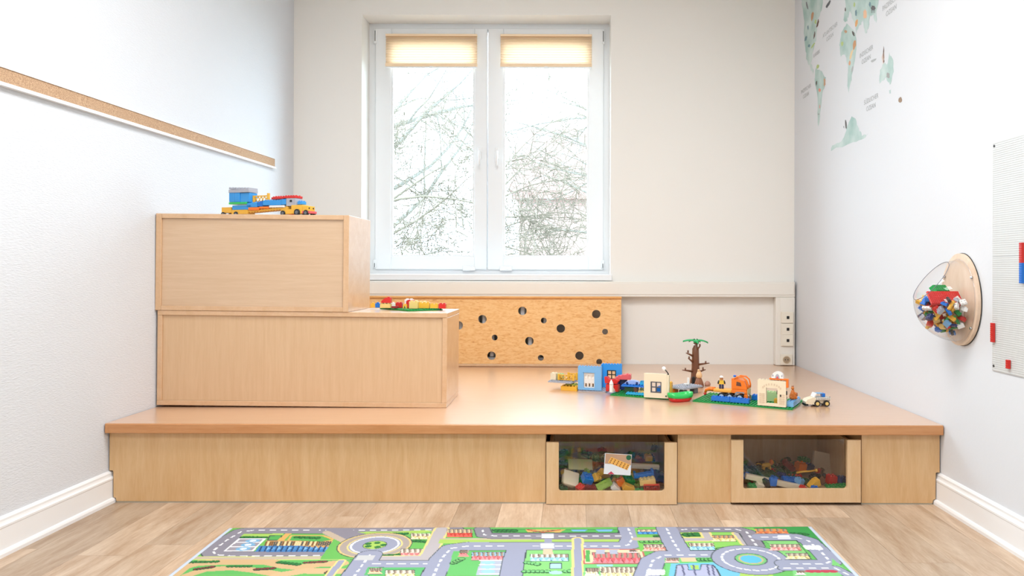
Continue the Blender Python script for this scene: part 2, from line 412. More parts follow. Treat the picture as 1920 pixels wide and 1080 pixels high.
# ------------------------------------------------------------------ radiator and its OSB cover
YO = 5.215
cx = lambda u: (u-PU)*YO/FPX
cz = lambda v: CAMZ-(v-PV)*YO/FPX
M_RAD = plain('radiator_enamel', rgb(225,226,228), .35)
t = thing('radiator', 'white ribbed radiator behind the perforated board', 'radiator', (-.65, 5.29, PLAT_Z))
for k in range(24): MB().bbox(-.68+k*.052,-.68+k*.052+.032,-.03,.03,.06,.42,.006).build('rib', M_RAD, t)
MB().bbox(-.70,.58,-.02,.02,.03,.058,.004).build('lower_header', M_RAD, t)
MB().bbox(-.70,.58,-.02,.02,.4205,.44,.004).build('upper_header', M_RAD, t)
m, N, L, p = base_mat('osb_board'); M_OSB = m
tc = N.new('ShaderNodeTexCoord'); p.inputs['Roughness'].default_value = .5
cols = []
for sc_, rz in (((14,1,50),.5),((14,1,46),-.6)):
    mp = N.new('ShaderNodeMapping'); mp.inputs['Scale'].default_value = sc_; mp.inputs['Rotation'].default_value = (0, rz, 0)
    no = N.new('ShaderNodeTexNoise'); no.inputs['Scale'].default_value = 1.6; no.inputs['Detail'].default_value = 4; no.inputs['Distortion'].default_value = 1.2
    L.new(tc.outputs['Object'], mp.inputs['Vector']); L.new(mp.outputs[0], no.inputs['Vector']); cols.append(no.outputs['Fac'])
mm = N.new('ShaderNodeMath'); mm.operation = 'MULTIPLY'; L.new(cols[0], mm.inputs[0]); L.new(cols[1], mm.inputs[1])
cr = N.new('ShaderNodeValToRGB'); e = cr.color_ramp.elements
e[0].position = .09; e[0].color = (*rgb(206,136,74),1); e[1].position = .30; e[1].color = (*rgb(246,198,136),1)
k = e.new(.17); k.color = (*rgb(236,178,112),1)
L.new(mm.outputs[0], cr.inputs['Fac']); L.new(cr.outputs['Color'], p.inputs['Base Color'])
holes = [(904.5,598.5,8),(979.5,583,8),(1019.5,601,5.5),(927.5,633,5.5),(992.5,639.5,8),(1051.5,616,8),(921.5,667,8),(1014,671,5.5),(1086.5,667,8),(1118,589,8),(1134.5,622,5.5),(1123.5,679,5.5),(860,610,8),(760,620,8),(800,650,5.5)]
t = thing('radiator_cover', 'orange pressed-wood board with round holes covering the radiator', 'radiator cover', (cx(930), YO, PLAT_Z))
X0, X1, Z0, Z1 = cx(640)-cx(930), cx(1165)-cx(930), .012, cz(560)-PLAT_Z
bm = bmesh.new()
vsb = [bm.verts.new((x,0,z)) for x,z in ((X0,Z0),(X1,Z0),(X1,Z1),(X0,Z1))]
edges = [bm.edges.new((vsb[i], vsb[(i+1)%4])) for i in range(4)]
for (hu,hv,hr) in holes:
    a, c_ = unroll(hu, hv); hx = (a-PU)*YO/FPX-cx(930); hz = CAMZ-(c_-PV)*YO/FPX-PLAT_Z; r = hr*YO/FPX
    hz = max(hz, Z0+r+.002)
    ring = [bm.verts.new((hx+r*math.cos(2*math.pi*k/20), 0, hz+r*math.sin(2*math.pi*k/20))) for k in range(20)]
    edges += [bm.edges.new((ring[k], ring[(k+1)%20])) for k in range(20)]
bmesh.ops.triangle_fill(bm, use_beauty=True, use_dissolve=False, edges=edges)
g = bmesh.ops.extrude_face_region(bm, geom=list(bm.faces)); bmesh.ops.translate(bm, verts=[v for v in g['geom'] if isinstance(v, bmesh.types.BMVert)], vec=(0,.016,0))
bmesh.ops.recalc_face_normals(bm, faces=list(bm.faces))
me = bpy.data.meshes.new('perforated_panel'); bm.to_mesh(me); bm.free(); me.materials.append(M_OSB); link('perforated_panel', me, t)
MB().bbox(X0,X1+.004,-.012,.08,Z1,Z1+.014,.003).build('top_board', wood('osb_top', rgb(216,150,82), rgb(232,174,108), (2,8,8), .4, 3), t)
MB().bbox(X0,X1+.004,-.022,-.001,.001,.020,.004).build('foot_rail', M_BOX_F, t)
MB().box(X1-.016,X1,.017,.075,.012,Z1-.001).build('side_panel', M_OSB, t)

# ------------------------------------------------------------------ cork strip on the left wall
t = thing('pin_strip', 'long brown cork pin strip with white rail on the left wall', 'pin strip', (wl(3.4), 3.4, 1.64))
m, N, L, p = base_mat('cork'); p.inputs['Roughness'].default_value = .85
tc = N.new('ShaderNodeTexCoord'); no = N.new('ShaderNodeTexNoise'); no.inputs['Scale'].default_value = 260; no.inputs['Detail'].default_value = 3
cr = N.new('ShaderNodeValToRGB'); cr.color_ramp.elements[0].position=.35; cr.color_ramp.elements[0].color=(*rgb(160,124,94),1); cr.color_ramp.elements[1].position=.62; cr.color_ramp.elements[1].color=(*rgb(202,168,134),1)
L.new(tc.outputs['Object'], no.inputs['Vector']); L.new(no.outputs['Fac'], cr.inputs['Fac']); L.new(cr.outputs[0], p.inputs['Base Color'])
def strip(d0, d1, za, zb):
    b = MB(); ya, yb = 1.9, 5.02; sl = .0065
    pts = []
    for y in (ya, yb):
        k = sl*(y-3.4)
        for d in (d0, d1):
            for z in (za, zb): pts.append((wl(y)+d-wl(3.4), y-3.4, z+k))
    b.add(pts, [(0,1,3,2),(4,6,7,5),(0,4,5,1),(2,3,7,6),(0,2,6,4),(1,5,7,3)]); return b
strip(.001,.012,.008,.060).build('cork_band', m, t)
strip(.001,.016,.060,.063).build('upper_rail', M_WHITE, t)
strip(.001,.022,-.004,.008).build('lower_rail', M_WHITE, t)

# ------------------------------------------------------------------ platform with drawer bays
YP = 3.30
px = lambda u: (u-PU)*YP/FPX
plat = thing('play_platform', 'wide low wooden play platform spanning the room below the window', 'platform', (-.19, YP, 0))
OX, OY = .19, -YP
b = MB()
y0, y1 = 3.275, YB-.002
b.prism([(wl(y0)+.004+OX, y0+OY),(wr(y0)-.004+OX, y0+OY),(wr(y1)-.003+OX, y1+OY),(wl(y1)+.003+OX, y1+OY)], PLAT_Z-.041, PLAT_Z, 'z')
top = b.build('top_board', M_BEECH, plat)
MB().bbox(wl(3.27)+.004+OX, wr(3.27)-.004+OX, 3.268+OY, 3.2749+OY, PLAT_Z-.041, PLAT_Z-.0005, .0025).build('edge_band', M_EDGE, plat)
zt = PLAT_Z-.042
BAYS = [(px(1024), px(1271.5)), (px(1371.3), px(1616.5))]
xl, xr = wl(YP)+.006, wr(YP)-.006
pl = [(xl,.137),(xl+.012,.137),(xl+.016,.134),(xl+.017,.098),(xl+.017,.024),(xl+.027,.020),(xl+.030,.006),(BAYS[0][0],.006),(BAYS[0][0],zt),(xl,zt)]
MB().prism([(x+OX,z) for x,z in pl], 0, .018).build('front_panel', M_MAPLE, plat)
MB().prism([(BAYS[0][1]+OX,.006),(BAYS[1][0]+OX,.006),(BAYS[1][0]+OX,zt),(BAYS[0][1]+OX,zt)], 0, .018).build('front_panel', M_MAPLE, plat)
pr = [(BAYS[1][1],.006),(xr-.030,.006),(xr-.027,.020),(xr-.017,.024),(xr-.017,.098),(xr-.016,.134),(xr-.012,.137),(xr,.137),(xr,zt),(BAYS[1][1],zt)]
MB().prism([(x+OX,z) for x,z in pr], 0, .018).build('front_panel', M_MAPLE, plat)
M_SEAL = plain('grey_seal', rgb(176,172,156), .5)
for a, c_ in ((xl+.03, BAYS[0][0]),(BAYS[0][1],BAYS[1][0]),(BAYS[1][1],xr-.03)):
    MB().box(a+OX, c_+OX, .002, .016, 0, .0055).build('floor_seal', M_SEAL, plat)
for a, c_ in BAYS:
    MB().box(a-.018+OX, a+OX-.0005, .0185, .75, .0, zt).build('bay_side', M_DARKWOOD if 0 else M_MAPLE, plat)
    MB().box(c_+OX+.0005, c_+.018+OX, .0185, .75, .0, zt).build('bay_side', M_MAPLE, plat)
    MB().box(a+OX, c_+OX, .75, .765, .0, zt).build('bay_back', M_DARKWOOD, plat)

# drawers: U-shaped front with an acrylic pane
def drawer(k, u0, u1, zt_, zb, o0, o1, oz_, tilt, label):
    yd = 3.283; q = lambda u: (u-PU)*yd/FPX
    x0, x1, a0, a1 = q(u0), q(u1), q(o0), q(o1); c = (x0+x1)/2
    t = thing('rolling_toy_box', label, 'toy box', (c, yd, zb), (0, tilt, 0), 'rolling boxes under the platform')
    H = zt_-zb; r = .012; w = (x1-x0)/2; i0, i1 = a0-c, a1-c; zo = oz_-zb
    arc = lambda cxx, s0: [(cxx+r*math.cos(a), zo+r+r*math.sin(a)) for a in [math.radians(s0+15*j) for j in range(7)]]
    poly = [(-w,0),(w,0),(w,H),(i1,H)] + [(i1-r+r*math.cos(math.radians(-15*j)), zo+r+r*math.sin(math.radians(-15*j))) for j in range(7)] \
         + [(i0+r-r*math.sin(math.radians(15*j)), zo+r-r*math.cos(math.radians(15*j))) for j in range(7)] + [(i0,H),(-w,H)]
    MB().prism(poly, 0, .018).build('front_frame', M_MAPLE_H, t)
    MB().box(i0-.015, i1+.015, .0185, .0215, .02, H-.001).build('acrylic_pane', M_ACRYL, t)
    dk = M_MAPLE
    MB().box(-w+.012,-w+.024,.0185,.52,.02,H-.02).build('side_board', dk, t)
    MB().box(w-.024,w-.012,.0185,.52,.02,H-.02).build('side_board', dk, t)
    MB().box(-w+.0245,w-.0245,.508,.52,.02,H-.02).build('back_board', dk, t)
    MB().box(-w+.0245,w-.0245,.022,.5075,.02,.03).build('bottom_board', dk, t)
    for sx in (-1,1):
        for yy in (.06,.46): MB().cyl((sx*(w-.06)-.008, yy, .012-zb*.0), .0115, .016, 10, 'x').build('caster', M_BLACK, t)
    return t, c, yd
DR = [drawer(0,1025.2,1270.3,.265,.003,1048.5,1247,.057,0.0,'wooden rolling box with clear front heaped with bright bricks, nearer the stepped boxes'),
      drawer(1,1372.3,1615.3,.277,.012,1395,1590,.069,-.003,'wooden rolling box with clear front and sparse dim bricks, nearer the right wall')]

# ------------------------------------------------------------------ stepped boxes (shelf units seen from the back)
def shelf_box(name, label, x0, x1, zb, h, yaw_roll, full_stiles, mback, y0, depth=.39):
    t = thing(name, label, 'storage box', ((x0+x1)/2, y0, zb), (0, yaw_roll, 0), 'stepped storage boxes')
    w = (x1-x0)/2; e = .022; e2 = .026
    f = lambda x_0,x_1,y_0,y_1,z_0,z_1,nm: MB().bbox(x_0,x_1,y_0,y_1,z_0,z_1,.0012).build(nm, M_BOX_F, t)
    if full_stiles:
        f(-w,-w+e2,0,depth,0,h,'side_board'); f(w-e2,w,0,depth,0,h,'side_board')
        f(-w+e2+.0003,w-e2-.0003,.001,depth,h-e,h,'top_board'); f(-w+e2+.0003,w-e2-.0003,.001,depth,0,e,'bottom_board')
        i0,i1 = -w+e2, w-e2
    else:
        f(-w,w,0,depth,h-e,h,'top_board'); f(-w,w,0,depth,0,e,'bottom_board')
        f(-w,-w+e,.001,depth,e+.0003,h-e-.0003,'side_board'); f(w-e,w,.001,depth,e+.0003,h-e-.0003,'side_board')
        i0,i1 = -w+e, w-e
    MB().box(i0+.0005,i1-.0005,.009,.016,e+.0005,h-e-.0005).build('back_panel', mback, t)
    MB().box(-.01,.01,.017,depth-.01,e+.001,h-e-.001).build('divider', M_BOX_F, t)
    return t
TILT = .0075
YBX = 3.655
LB = (wl(YBX)+.008, -.586)
cxl = (LB[0]+LB[1])/2
lower_h = .448
zlow = PLAT_Z + TILT*(LB[1]-LB[0])/2 + .0004
shelf_box('storage_box', 'longer lower wooden box standing on the platform', LB[0], LB[1], zlow, lower_h, TILT, False, M_BOX_V, YBX)
UB = (wl(YBX)+.002, -1.050)
cxu = (UB[0]+UB[1])/2
zup = zlow + lower_h + TILT*(cxl-cxu) + .0008
upper_h = .457
shelf_box('storage_box', 'shorter upper wooden box stacked against the left wall', UB[0], UB[1], zup, upper_h, TILT, True, M_BOX_H, YBX-.004)
def top_low(x): return zlow + lower_h - TILT*(x-cxl)
def top_up(x): return zup + upper_h - TILT*(x-cxu)
# ------------------------------------------------------------------ garden seen through the window
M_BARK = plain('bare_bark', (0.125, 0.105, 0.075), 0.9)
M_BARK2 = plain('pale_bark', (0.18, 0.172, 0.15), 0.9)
M_GRASS = plain('winter_grass', (0.16, 0.155, 0.115), 0.9, vary=.3, bscale=3)
g_ = struct(MB().box(-16, 14, 5.9, 40, -1.3, -1.2).build('garden_ground', M_GRASS), 'pale winter lawn outside the window')
def grow(b, p, d, length, r, depth, rnd, droop):
    n = 5; pts = [p]; rads = [r]
    for i in range(n):
        d = (d + Vector((rnd.uniform(-.22,.22), rnd.uniform(-.22,.22), rnd.uniform(-.18,.18)-droop))).normalized()
        p = p + d*length/n; pts.append(p); rads.append(r*(1-.15*(i+1)))
    b.tube(pts, rads, 4 if r < .02 else 6, cap=False)
    if depth <= 0: return
    for k in range(rnd.choice((4,4,5))):
        i = rnd.randint(1, n); ax = Vector((rnd.uniform(-1,1), rnd.uniform(-1,1), rnd.uniform(-.7,.9))).normalized()
        nd = (d*.55 + ax*.8).normalized()
        grow(b, pts[i], nd, length*rnd.uniform(.5,.78), max(.0045, rads[i]*rnd.uniform(.40,.60)), depth-1, rnd, droop)
def garden_tree(name, label, base, h, r, dirs, mat, seed, depth=3, droop=.03, cat='tree', thick=.36):
    t = thing(name, label, cat, base); rr = random.Random(seed)
    b = MB(); pts = [Vector((rr.uniform(-.05,.05)*i, rr.uniform(-.05,.05)*i, h*i/4)) for i in range(5)]
    b.tube(pts, [r*(1-.08*i) for i in range(5)], 8); b.build('stem', mat, t)
    b = MB()
    for (fr, d, L_) in dirs:
        grow(b, pts[0].lerp(pts[4], fr), Vector(d).normalized(), L_, r*thick, depth, rr, droop)
    o = b.build('branches', mat, t)
    return t
garden_tree('bare_tree', 'bare tree with arching twigs behind the left window pane', (-2.05, 8.6, -1.2), 2.9, .05,
    [(.55,(1,.1,.25),1.3),(.7,(1,.3,.15),1.5),(.85,(.8,-.1,.5),1.4),(.95,(.5,.4,.8),1.4),(1,(1,-.2,.2),1.6),(.75,(.9,.5,-.3),1.2),(.6,(.8,-.3,-.2),1.0),(1,(.1,.2,1),1.4),(.5,(1,.2,.1),1.3),(.45,(.9,-.2,.5),1.2)], M_BARK, 3, 4, .045)
garden_tree('bare_tree', 'bare tree with drooping branches behind the right window pane', (-.95, 8.2, -1.2), 2.9, .026,
    [(.9,(1,.2,.5),1.1),(1,(.9,.1,.3),1.2),(1,(.7,.2,.9),1.3),(.85,(1,.1,-.1),1.1),(1,(.2,.3,1),1.2),(.7,(1,.3,-.4),.9),(.95,(1,-.2,.2),1.3)], M_BARK, 12, 3, .075)
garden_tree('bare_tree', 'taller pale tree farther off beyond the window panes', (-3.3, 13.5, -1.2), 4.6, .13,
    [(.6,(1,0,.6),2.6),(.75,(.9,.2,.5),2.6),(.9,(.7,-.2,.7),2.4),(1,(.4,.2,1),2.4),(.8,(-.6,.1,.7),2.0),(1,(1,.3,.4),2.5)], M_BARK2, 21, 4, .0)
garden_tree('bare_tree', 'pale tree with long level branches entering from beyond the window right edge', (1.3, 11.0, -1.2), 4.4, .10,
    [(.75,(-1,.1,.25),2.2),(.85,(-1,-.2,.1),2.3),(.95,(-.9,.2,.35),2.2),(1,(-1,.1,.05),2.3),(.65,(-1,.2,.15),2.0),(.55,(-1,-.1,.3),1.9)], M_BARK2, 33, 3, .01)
for i,(x,y,s_,lb) in enumerate(((-2.15,9.5,2.0,'tall twiggy shrub below the left window pane'),(-1.35,10.0,1.8,'tall twiggy shrub between the two window panes'),(-.35,9.8,1.1,'smaller twiggy shrub below the right window pane'))):
    rr = random.Random(70+i)
    garden_tree('bare_shrub', lb, (x,y,-1.2), .9*s_, .022, [(rr.uniform(.4,1),(rr.uniform(-1,1),rr.uniform(-1,1),rr.uniform(.7,1.6)),1.05*s_) for k in range((11,7,5)[i])], M_BARK, 50+i, 3, .01, 'shrub', .55)
# pinkish house far behind
hs = thing('brick_house', 'pale red brick house far behind the garden', 'house', (4.6, 24, -1.2))
M_BRK = plain('red_brick', (.36,.24,.215), .9, vary=.15, bscale=6); M_ROOF = plain('red_roof', (.28,.15,.135), .8)
MB().box(-6.2,6,0,7,0,4.6).build('wall', M_BRK, hs)
MB().prism([(-.4,4.6),(7.4,4.6),(3.5,7.2)], -6.5, 6.3, 'x').build('roof', M_ROOF, hs)
MB().box(-6.4,6.2,-.45,-.25,4.35,4.6).build('gutter', M_ROOF, hs)
for k in range(3):
    w = MB().box(-1.4+k*2.6,-.2+k*2.6,-.06,-.001,2.1,3.6).build('window', M_WHITE, hs)
    MB().box(-1.3+k*2.6,-.3+k*2.6,-.08,-.061,2.2,3.5).build('pane', plain('far_pane', (.3,.32,.33), .3), w)

# ------------------------------------------------------------------ printed play rug
RC = [on_z(430,993,0), on_z(1521,990.5,0)]
rdir = (RC[1]-RC[0]); RWID = rdir.length; rdir.normalize(); rn = Vector((rdir.y, -rdir.x, 0))   # towards the viewer
RDEP = 1.45
NX = int(RWID/.003); ys = np.concatenate([np.linspace(0,.50,125), np.linspace(.512,RDEP,78)]); xs = np.linspace(0, RWID, NX)
GX, GY = np.meshgrid(xs, ys)
MY = np.where(GY > .48, .96-GY, GY); MY = np.abs(MY); MY = np.where(MY > .48, .96-MY, MY)      # the print repeats mirrored beyond the part in view
wxp = RC[0].x + rdir.x*GX + rn.x*MY; wyp = RC[0].y + rdir.y*GX + rn.y*MY
img = np.zeros(GX.shape+(3,)); img[:] = rgb(104,186,92); RM = np.zeros(GX.shape, bool)      # RM: where road is printed
R3 = random.Random(9)
def P2(u, v): p = on_z(u, v, 0); return (p.x, p.y)
def poly(pts, col, world=False):
    w = pts if world else [P2(*p) for p in pts]
    ins = np.zeros(GX.shape, bool); j = len(w)-1
    for i in range(len(w)):
        (xi,yi),(xj,yj) = w[i], w[j]
        c = ((yi > wyp) != (yj > wyp)) & (wxp < (xj-xi)*(wyp-yi)/((yj-yi) if abs(yj-yi) > 1e-12 else 1e-12)+xi)
        ins ^= c; j = i
    img[ins] = rgb(*col); RM[ins] = False
def line(pts, w, col, dash=None, world=False, mode=None):
    q = pts if world else [P2(*p) for p in pts]
    s0 = 0.0
    for (xa,ya),(xb,yb) in zip(q[:-1], q[1:]):
        L_ = math.hypot(xb-xa, yb-ya)
        if L_ < 1e-6: continue
        t = ((wxp-xa)*(xb-xa)+(wyp-ya)*(yb-ya))/(L_*L_); tc_ = np.clip(t, 0, 1)
        d = np.hypot(wxp-xa-tc_*(xb-xa), wyp-ya-tc_*(yb-ya)); k = d < w/2
        if dash: k &= ((s0+tc_*L_) % dash) < dash*.58
        if mode == 'edge': k &= ~RM
        if mode == 'road': RM[k] = True
        img[k] = rgb(*col); s0 += L_
def disc(u, v, r, col, ry=None):
    x, y = P2(u, v); k = ((wxp-x)/r)**2 + ((wyp-y)/(ry or r))**2 < 1; img[k] = rgb(*col)
INK = (70,82,84); ROAD = (142,138,150); ROAD_LIT = (156,160,182); WALK = (196,178,156); LIME = (170,208,92); GRN = (84,176,84); DK = (46,128,62); YEL = (238,214,130)  # second road tone is the same grey with bluish daylight put into it
def road(pts, w, col=ROAD, edge=True, dash=True):
    if edge: line(pts, w+.007, INK, mode='edge')
    line(pts, w, col, mode='road')
    if dash: line(pts, .0075, (244,244,246), .042)
def hedge(u0, v0, u1, v1, col=DK, n=6, r=.012):
    for i in range(n):
        f = (i+.5)/n; u, v = u0+(u1-u0)*f, v0+(v1-v0)*f
        disc(u, v, r, (34,84,50)); disc(u, v-.4, r*.72, col)
def house(u0, v0, u1, v1, roof, wall=(238,226,200), n=5, sl=0):
    poly([(u0,v0),(u1,v0),(u1+sl,v1),(u0+sl,v1)], INK)
    e = .6; vm = v0+(v1-v0)*.48
    poly([(u0+1,v0+e),(u1-1,v0+e),(u1-1+sl*.5,vm),(u0+1+sl*.5,vm)], wall)
    poly([(u0+1+sl*.5,vm),(u1-1+sl*.5,vm),(u1-1+sl,v1-e),(u0+1+sl,v1-e)], roof)
    lite = tuple(min(255,int(c*1.25+18)) for c in roof)
    for i in range(n):
        a = u0+(u1-u0)*(i+.5)/n
        line([(a,v0+e),(a+1,vm)], .0045, (120,104,92)); line([(a+3,v0+e+.6),(a+3,vm-.8)], .006, (170,150,130))
        line([(a-2,vm),(a+4+sl*.5,v1-1)], .0035, tuple(int(c*.6) for c in roof) if i % 2 else lite)
        poly([(a-5,v1-e),(a,vm+.5),(a+3,v1-e)], lite)
# left loop, car park, town row
poly([(430,993),(835,993),(640,1050),(355,1050)], (112,186,84))
road([(850,996),(480,997),(452,1000),(425,1016),(399,1036),(404,1043),(430,1045),(660,1045)], .075)
poly([(458,1004),(532,1003.5),(528,1009),(450,1010)], LIME); hedge(452,1010.5,500,1011,DK,6,.013)
poly([(449,1012.6),(498,1012.6),(474,1036.5),(420,1036.5)], (158,152,162))
for a,c in (((449,1013),(497,1013)),((443,1020),(489,1020)),((433,1028),(481,1028)),((421,1036),(473,1036)),((497,1013),(473,1036)),((449,1013),(421,1036))): line([a,c], .008, (238,238,240))
for u,v in ((474,1017),(465,1024.5),(456,1032)): disc(u,v,.026,(120,176,214),.018); disc(u,v,.012,(230,238,244),.010)
poly([(505,1007),(530,1006.5),(524,1016.5),(500,1016.5)], INK); poly([(507,1008),(528,1007.5),(522,1015.5),(503,1015.5)], GRN)
poly([(545,1006.5),(608,1006.5),(640,1018),(620,1022),(575,1021),(538,1016)], (222,176,92)); poly([(548,1008),(604,1008),(622,1015),(600,1019),(575,1019),(543,1016)], GRN); hedge(552,1010,600,1012,DK,5,.013)
poly([(536,1003),(547,1003),(530,1018),(518,1018)], (224,172,92))
poly([(500,1017),(575,1017),(600,1021),(645,1016),(640,1030),(585,1031),(495,1027)], (206,160,96))
for i in range(36): a = 500+i*4; line([(a,1018.5),(a-3,1026)], .006, R3.choice((INK,(120,84,52),(238,214,160))))
poly([(486,1026.5),(560,1026),(600,1031),(640,1025),(628,1038.5),(478,1037.5)], (58,126,190))
for i in range(15): a = 486+i*10; poly([(a,1036.5),(a+5,1027),(a+11,1031)], R3.choice(((128,184,224),(96,160,214),(70,140,200)))); line([(a,1037),(a+5,1027.5)], .006, (30,66,110))
line([(352,1050),(640,1050)], .034, (208,214,122)); line([(352,1049.6),(640,1049.8)], .020, WALK)
# dirt track
poly([(350,1053),(640,1053),(640,1080),(318,1080)], (96,184,92))
line([(325,1082),(345,1066),(372,1059),(420,1057),(505,1057),(535,1064),(565,1067),(600,1061),(640,1060)], .050, (212,176,126))
line([(352,1082),(385,1071),(440,1068),(480,1073),(530,1082)], .040, (212,176,126)); line([(520,1082),(570,1074),(640,1074)], .045, (214,180,132))
hedge(352,1057.5,410,1056,DK,7,.011); hedge(426,1065,472,1065,DK,6,.010); hedge(520,1057,562,1062,DK,6,.012)
hedge(366,1071,400,1066,(132,52,60),6,.012); hedge(478,1071,514,1069,(132,52,60),6,.012); hedge(570,1058.5,612,1056.5,(140,56,66),7,.010); hedge(612,1078,632,1068,(132,60,66),5,.012)
# roundabout block
poly([(640,993),(845,993),(800,1052),(600,1052)], (108,188,88)); road([(850,996.5),(600,997)], .052)
line([(632,1000),(668,1012)], .10, ROAD); line([(612,1001),(650,1020)], .030, WALK)
poly([(668,1000),(750,999),(800,997),(815,1000),(770,1004),(690,1004)], LIME); hedge(735,1003.5,765,1003.5,DK,3,.014)
disc(703,1025,.133,INK); disc(703,1025,.129,(226,200,120)); disc(703,1025,.122,(176,162,152)); disc(703,1025,.098,YEL); disc(703,1025,.092,ROAD_LIT); disc(703,1025,.087,(246,246,248)); disc(703,1025,.080,ROAD_LIT)
disc(703,1025,.043,INK); disc(703,1025,.040,LIME)
for a in range(5): disc(703+16*math.cos(a*1.25),1025+4.2*math.sin(a*1.25),.012,(40,96,54)); disc(703+16*math.cos(a*1.25),1024.6+4.2*math.sin(a*1.25),.009,DK)
house(770,1003,812,1014.5,(236,206,138)); hedge(776,1017,802,1019,DK,4,.013); house(752,1032,802,1047.5,(222,126,124),(240,222,200),5,-3); hedge(714,1046,748,1044,DK,4,.014)
line([(828,995),(806,1038),(798,1050),(700,1052)], .062, YEL); line([(828,995),(806,1038),(798,1050),(700,1051)], .046, (186,178,180))
line([(640,1056),(618,1082)], .034, YEL); line([(640,1056),(618,1082)], .022, ROAD_LIT)
road([(693,1044),(664,1084)], .085, ROAD_LIT); poly([(672,1045),(704,1045),(698,1054),(664,1054)], (200,200,200))
road([(700,1060.5),(822,1060.5)], .060, ROAD_LIT); 
poly([(690,1067),(808,1067),(800,1082),(682,1082)], (92,186,110)); house(692,1068,714,1080,(226,150,116)); house(722,1072,778,1086,(238,214,150))
# centre: shops, long roads
house(838,995,886,1010.5,(208,62,48),(228,200,150),6); poly([(826,1013),(1165,1013),(1165,1021.5),(822,1021.5)], LIME); line([(828,1013.5),(1165,1013.5)], .014, WALK)
road([(1165,1008),(930,1008),(908,1006),(904,995)], .058)
poly([(922,995),(1160,995),(1160,1003),(922,1003)], INK); poly([(924,995.6),(1158,995.6),(1158,1001.5),(924,1001.5)], GRN); hedge(928,998,968,998,DK,5,.016)
poly([(985,995.5),(1060,995.5),(1050,1001),(990,1001)], (214,176,96)); line([(990,996),(1018,1001),(1050,996)], .008, (196,70,56)); line([(1000,1000),(1040,997)], .006, INK); poly([(1070,995.6),(1102,995.6),(1096,999.5),(1074,999.5)], (112,182,220)); poly([(1116,995.6),(1150,995.6),(1146,999.5),(1122,999.5)], (112,182,220))
road([(1178,994),(1186,1012),(1178,1025),(1160,1027),(875,1027),(846,1031),(828,1050),(812,1084)], .078, ROAD_LIT)
for u0,v0,u1,v1 in ((1018,1003.5,1036,1012.5),(1016,1022.5,1036,1032)):
    for i in range(4): v = v0+(v1-v0)*(i+.3)/4; line([(u0,v),(u1,v)], .011, (246,246,248))
poly([(1021,1013.5),(1035,1013.5),(1035,1021),(1020,1021)], ROAD_LIT)
poly([(850,1036),(956,1036),(948,1082),(838,1082)], (104,192,104)); house(862,1034,876,1047,(214,96,96)); house(884,1038,952,1054,(222,104,108),(150,190,214),8); hedge(848,1060,868,1050,(120,190,110),4,.014)
poly([(902,1053),(952,1053),(946,1082),(892,1082)], (178,184,200))
for v in (1054,1062,1070.5,1079): line([(900,v),(950,v)], .008, (244,244,246))
for v in (1058,1066.5,1075): disc(915,v,.024,(156,204,226),.016)
road([(973,1030),(966,1050),(960,1084)], .080, ROAD_LIT, dash=False)
poly([(986,1034),(1078,1034),(1078,1084),(978,1084)], INK); poly([(988,1035),(1076,1035),(1076,1084),(980,1084)], (134,206,118))
house(994,1042,1066,1056,(140,200,228),(226,220,210),7); poly([(1018,1033),(1036,1033),(1037,1043),(1018,1043)], (226,196,160)); poly([(1031,1059),(1054,1059),(1054,1070),(1029,1070)], INK); poly([(1033,1060),(1052,1060),(1052,1069),(1031,1069)], (170,218,234)); hedge(985,1058,1010,1062,(120,200,120),4,.014); hedge(980,1075,1030,1075,(120,200,120),6,.013); disc(1042,1077,.022,(170,218,234),.014); hedge(1058,1075,1074,1074,(120,200,120),2,.015)
line([(1083,1014),(1084,1084)], .044, YEL); line([(1083,1014),(1084,1084)], .026, ROAD_LIT)
poly([(1094,1032),(1205,1032),(1214,1061),(1094,1061)], (200,96,92)); poly([(1097,1033.5),(1202,1033.5),(1210,1059.5),(1097,1059.5)], (232,208,168)); poly([(1098,1035),(1106,1035),(1106,1057),(1098,1057)], GRN)
house(1110,1039,1200,1060,(216,92,98),(224,112,112),9,4); poly([(1117,1034),(1134,1034),(1134,1042),(1117,1042)], (176,180,200)); poly([(1143,1034),(1158,1034),(1158,1042),(1143,1042)], (176,180,200)); house(1180,1034,1192,1040,(228,160,160))
poly([(1094,1062),(1214,1062),(1220,1084),(1094,1084)], (118,202,120)); poly([(1118,1061.5),(1150,1061.5),(1148,1065),(1120,1065)], (150,206,230)); house(1098,1068,1122,1084,(240,212,150)); house(1124,1066,1204,1090,(242,220,150),(236,220,190),9,4)
# right half
poly([(1190,993),(1240,993),(1250,1037),(1200,1037)], (120,196,84)); house(1195,995.5,1236,1005,(44,118,186),(220,200,160),4); hedge(1228,1008.5,1240,1009,DK,2,.014); line([(1192,1013.5),(1250,1013.5)], .03, WALK)
hedge(1200,1019,1244,1018,(110,190,100),5,.013); house(1206,1023,1248,1036.5,(232,136,120),(238,214,196),6,2)
poly([(1262,994),(1420,994),(1440,1040),(1280,1040)], (140,206,92))
poly([(1274,999.5),(1318,999.5),(1322,1011),(1278,1011)], LIME); hedge(1284,1006,1312,1005,DK,3,.022)
line([(1318,996),(1330,1014),(1280,1014.5)], .044, YEL); line([(1318,996),(1330,1014),(1280,1014.5)], .028, (184,176,178))
house(1335,1006,1378,1019,(238,206,130),(220,160,100),5,3); house(1291,1021,1338,1035,(128,192,228),(236,214,190),5,4); hedge(1345,1033,1398,1028,(110,190,100),5,.016)
line([(1384,1003),(1402,1024)], .05, YEL); line([(1385,1003),(1403,1024)], .036, (184,176,178))
road([(1252,1004),(1262,996.5),(1300,995),(1380,995),(1400,1000),(1418,1026)], .060)
road([(1250,994),(1262,1018),(1276,1040)], .080, ROAD_LIT)
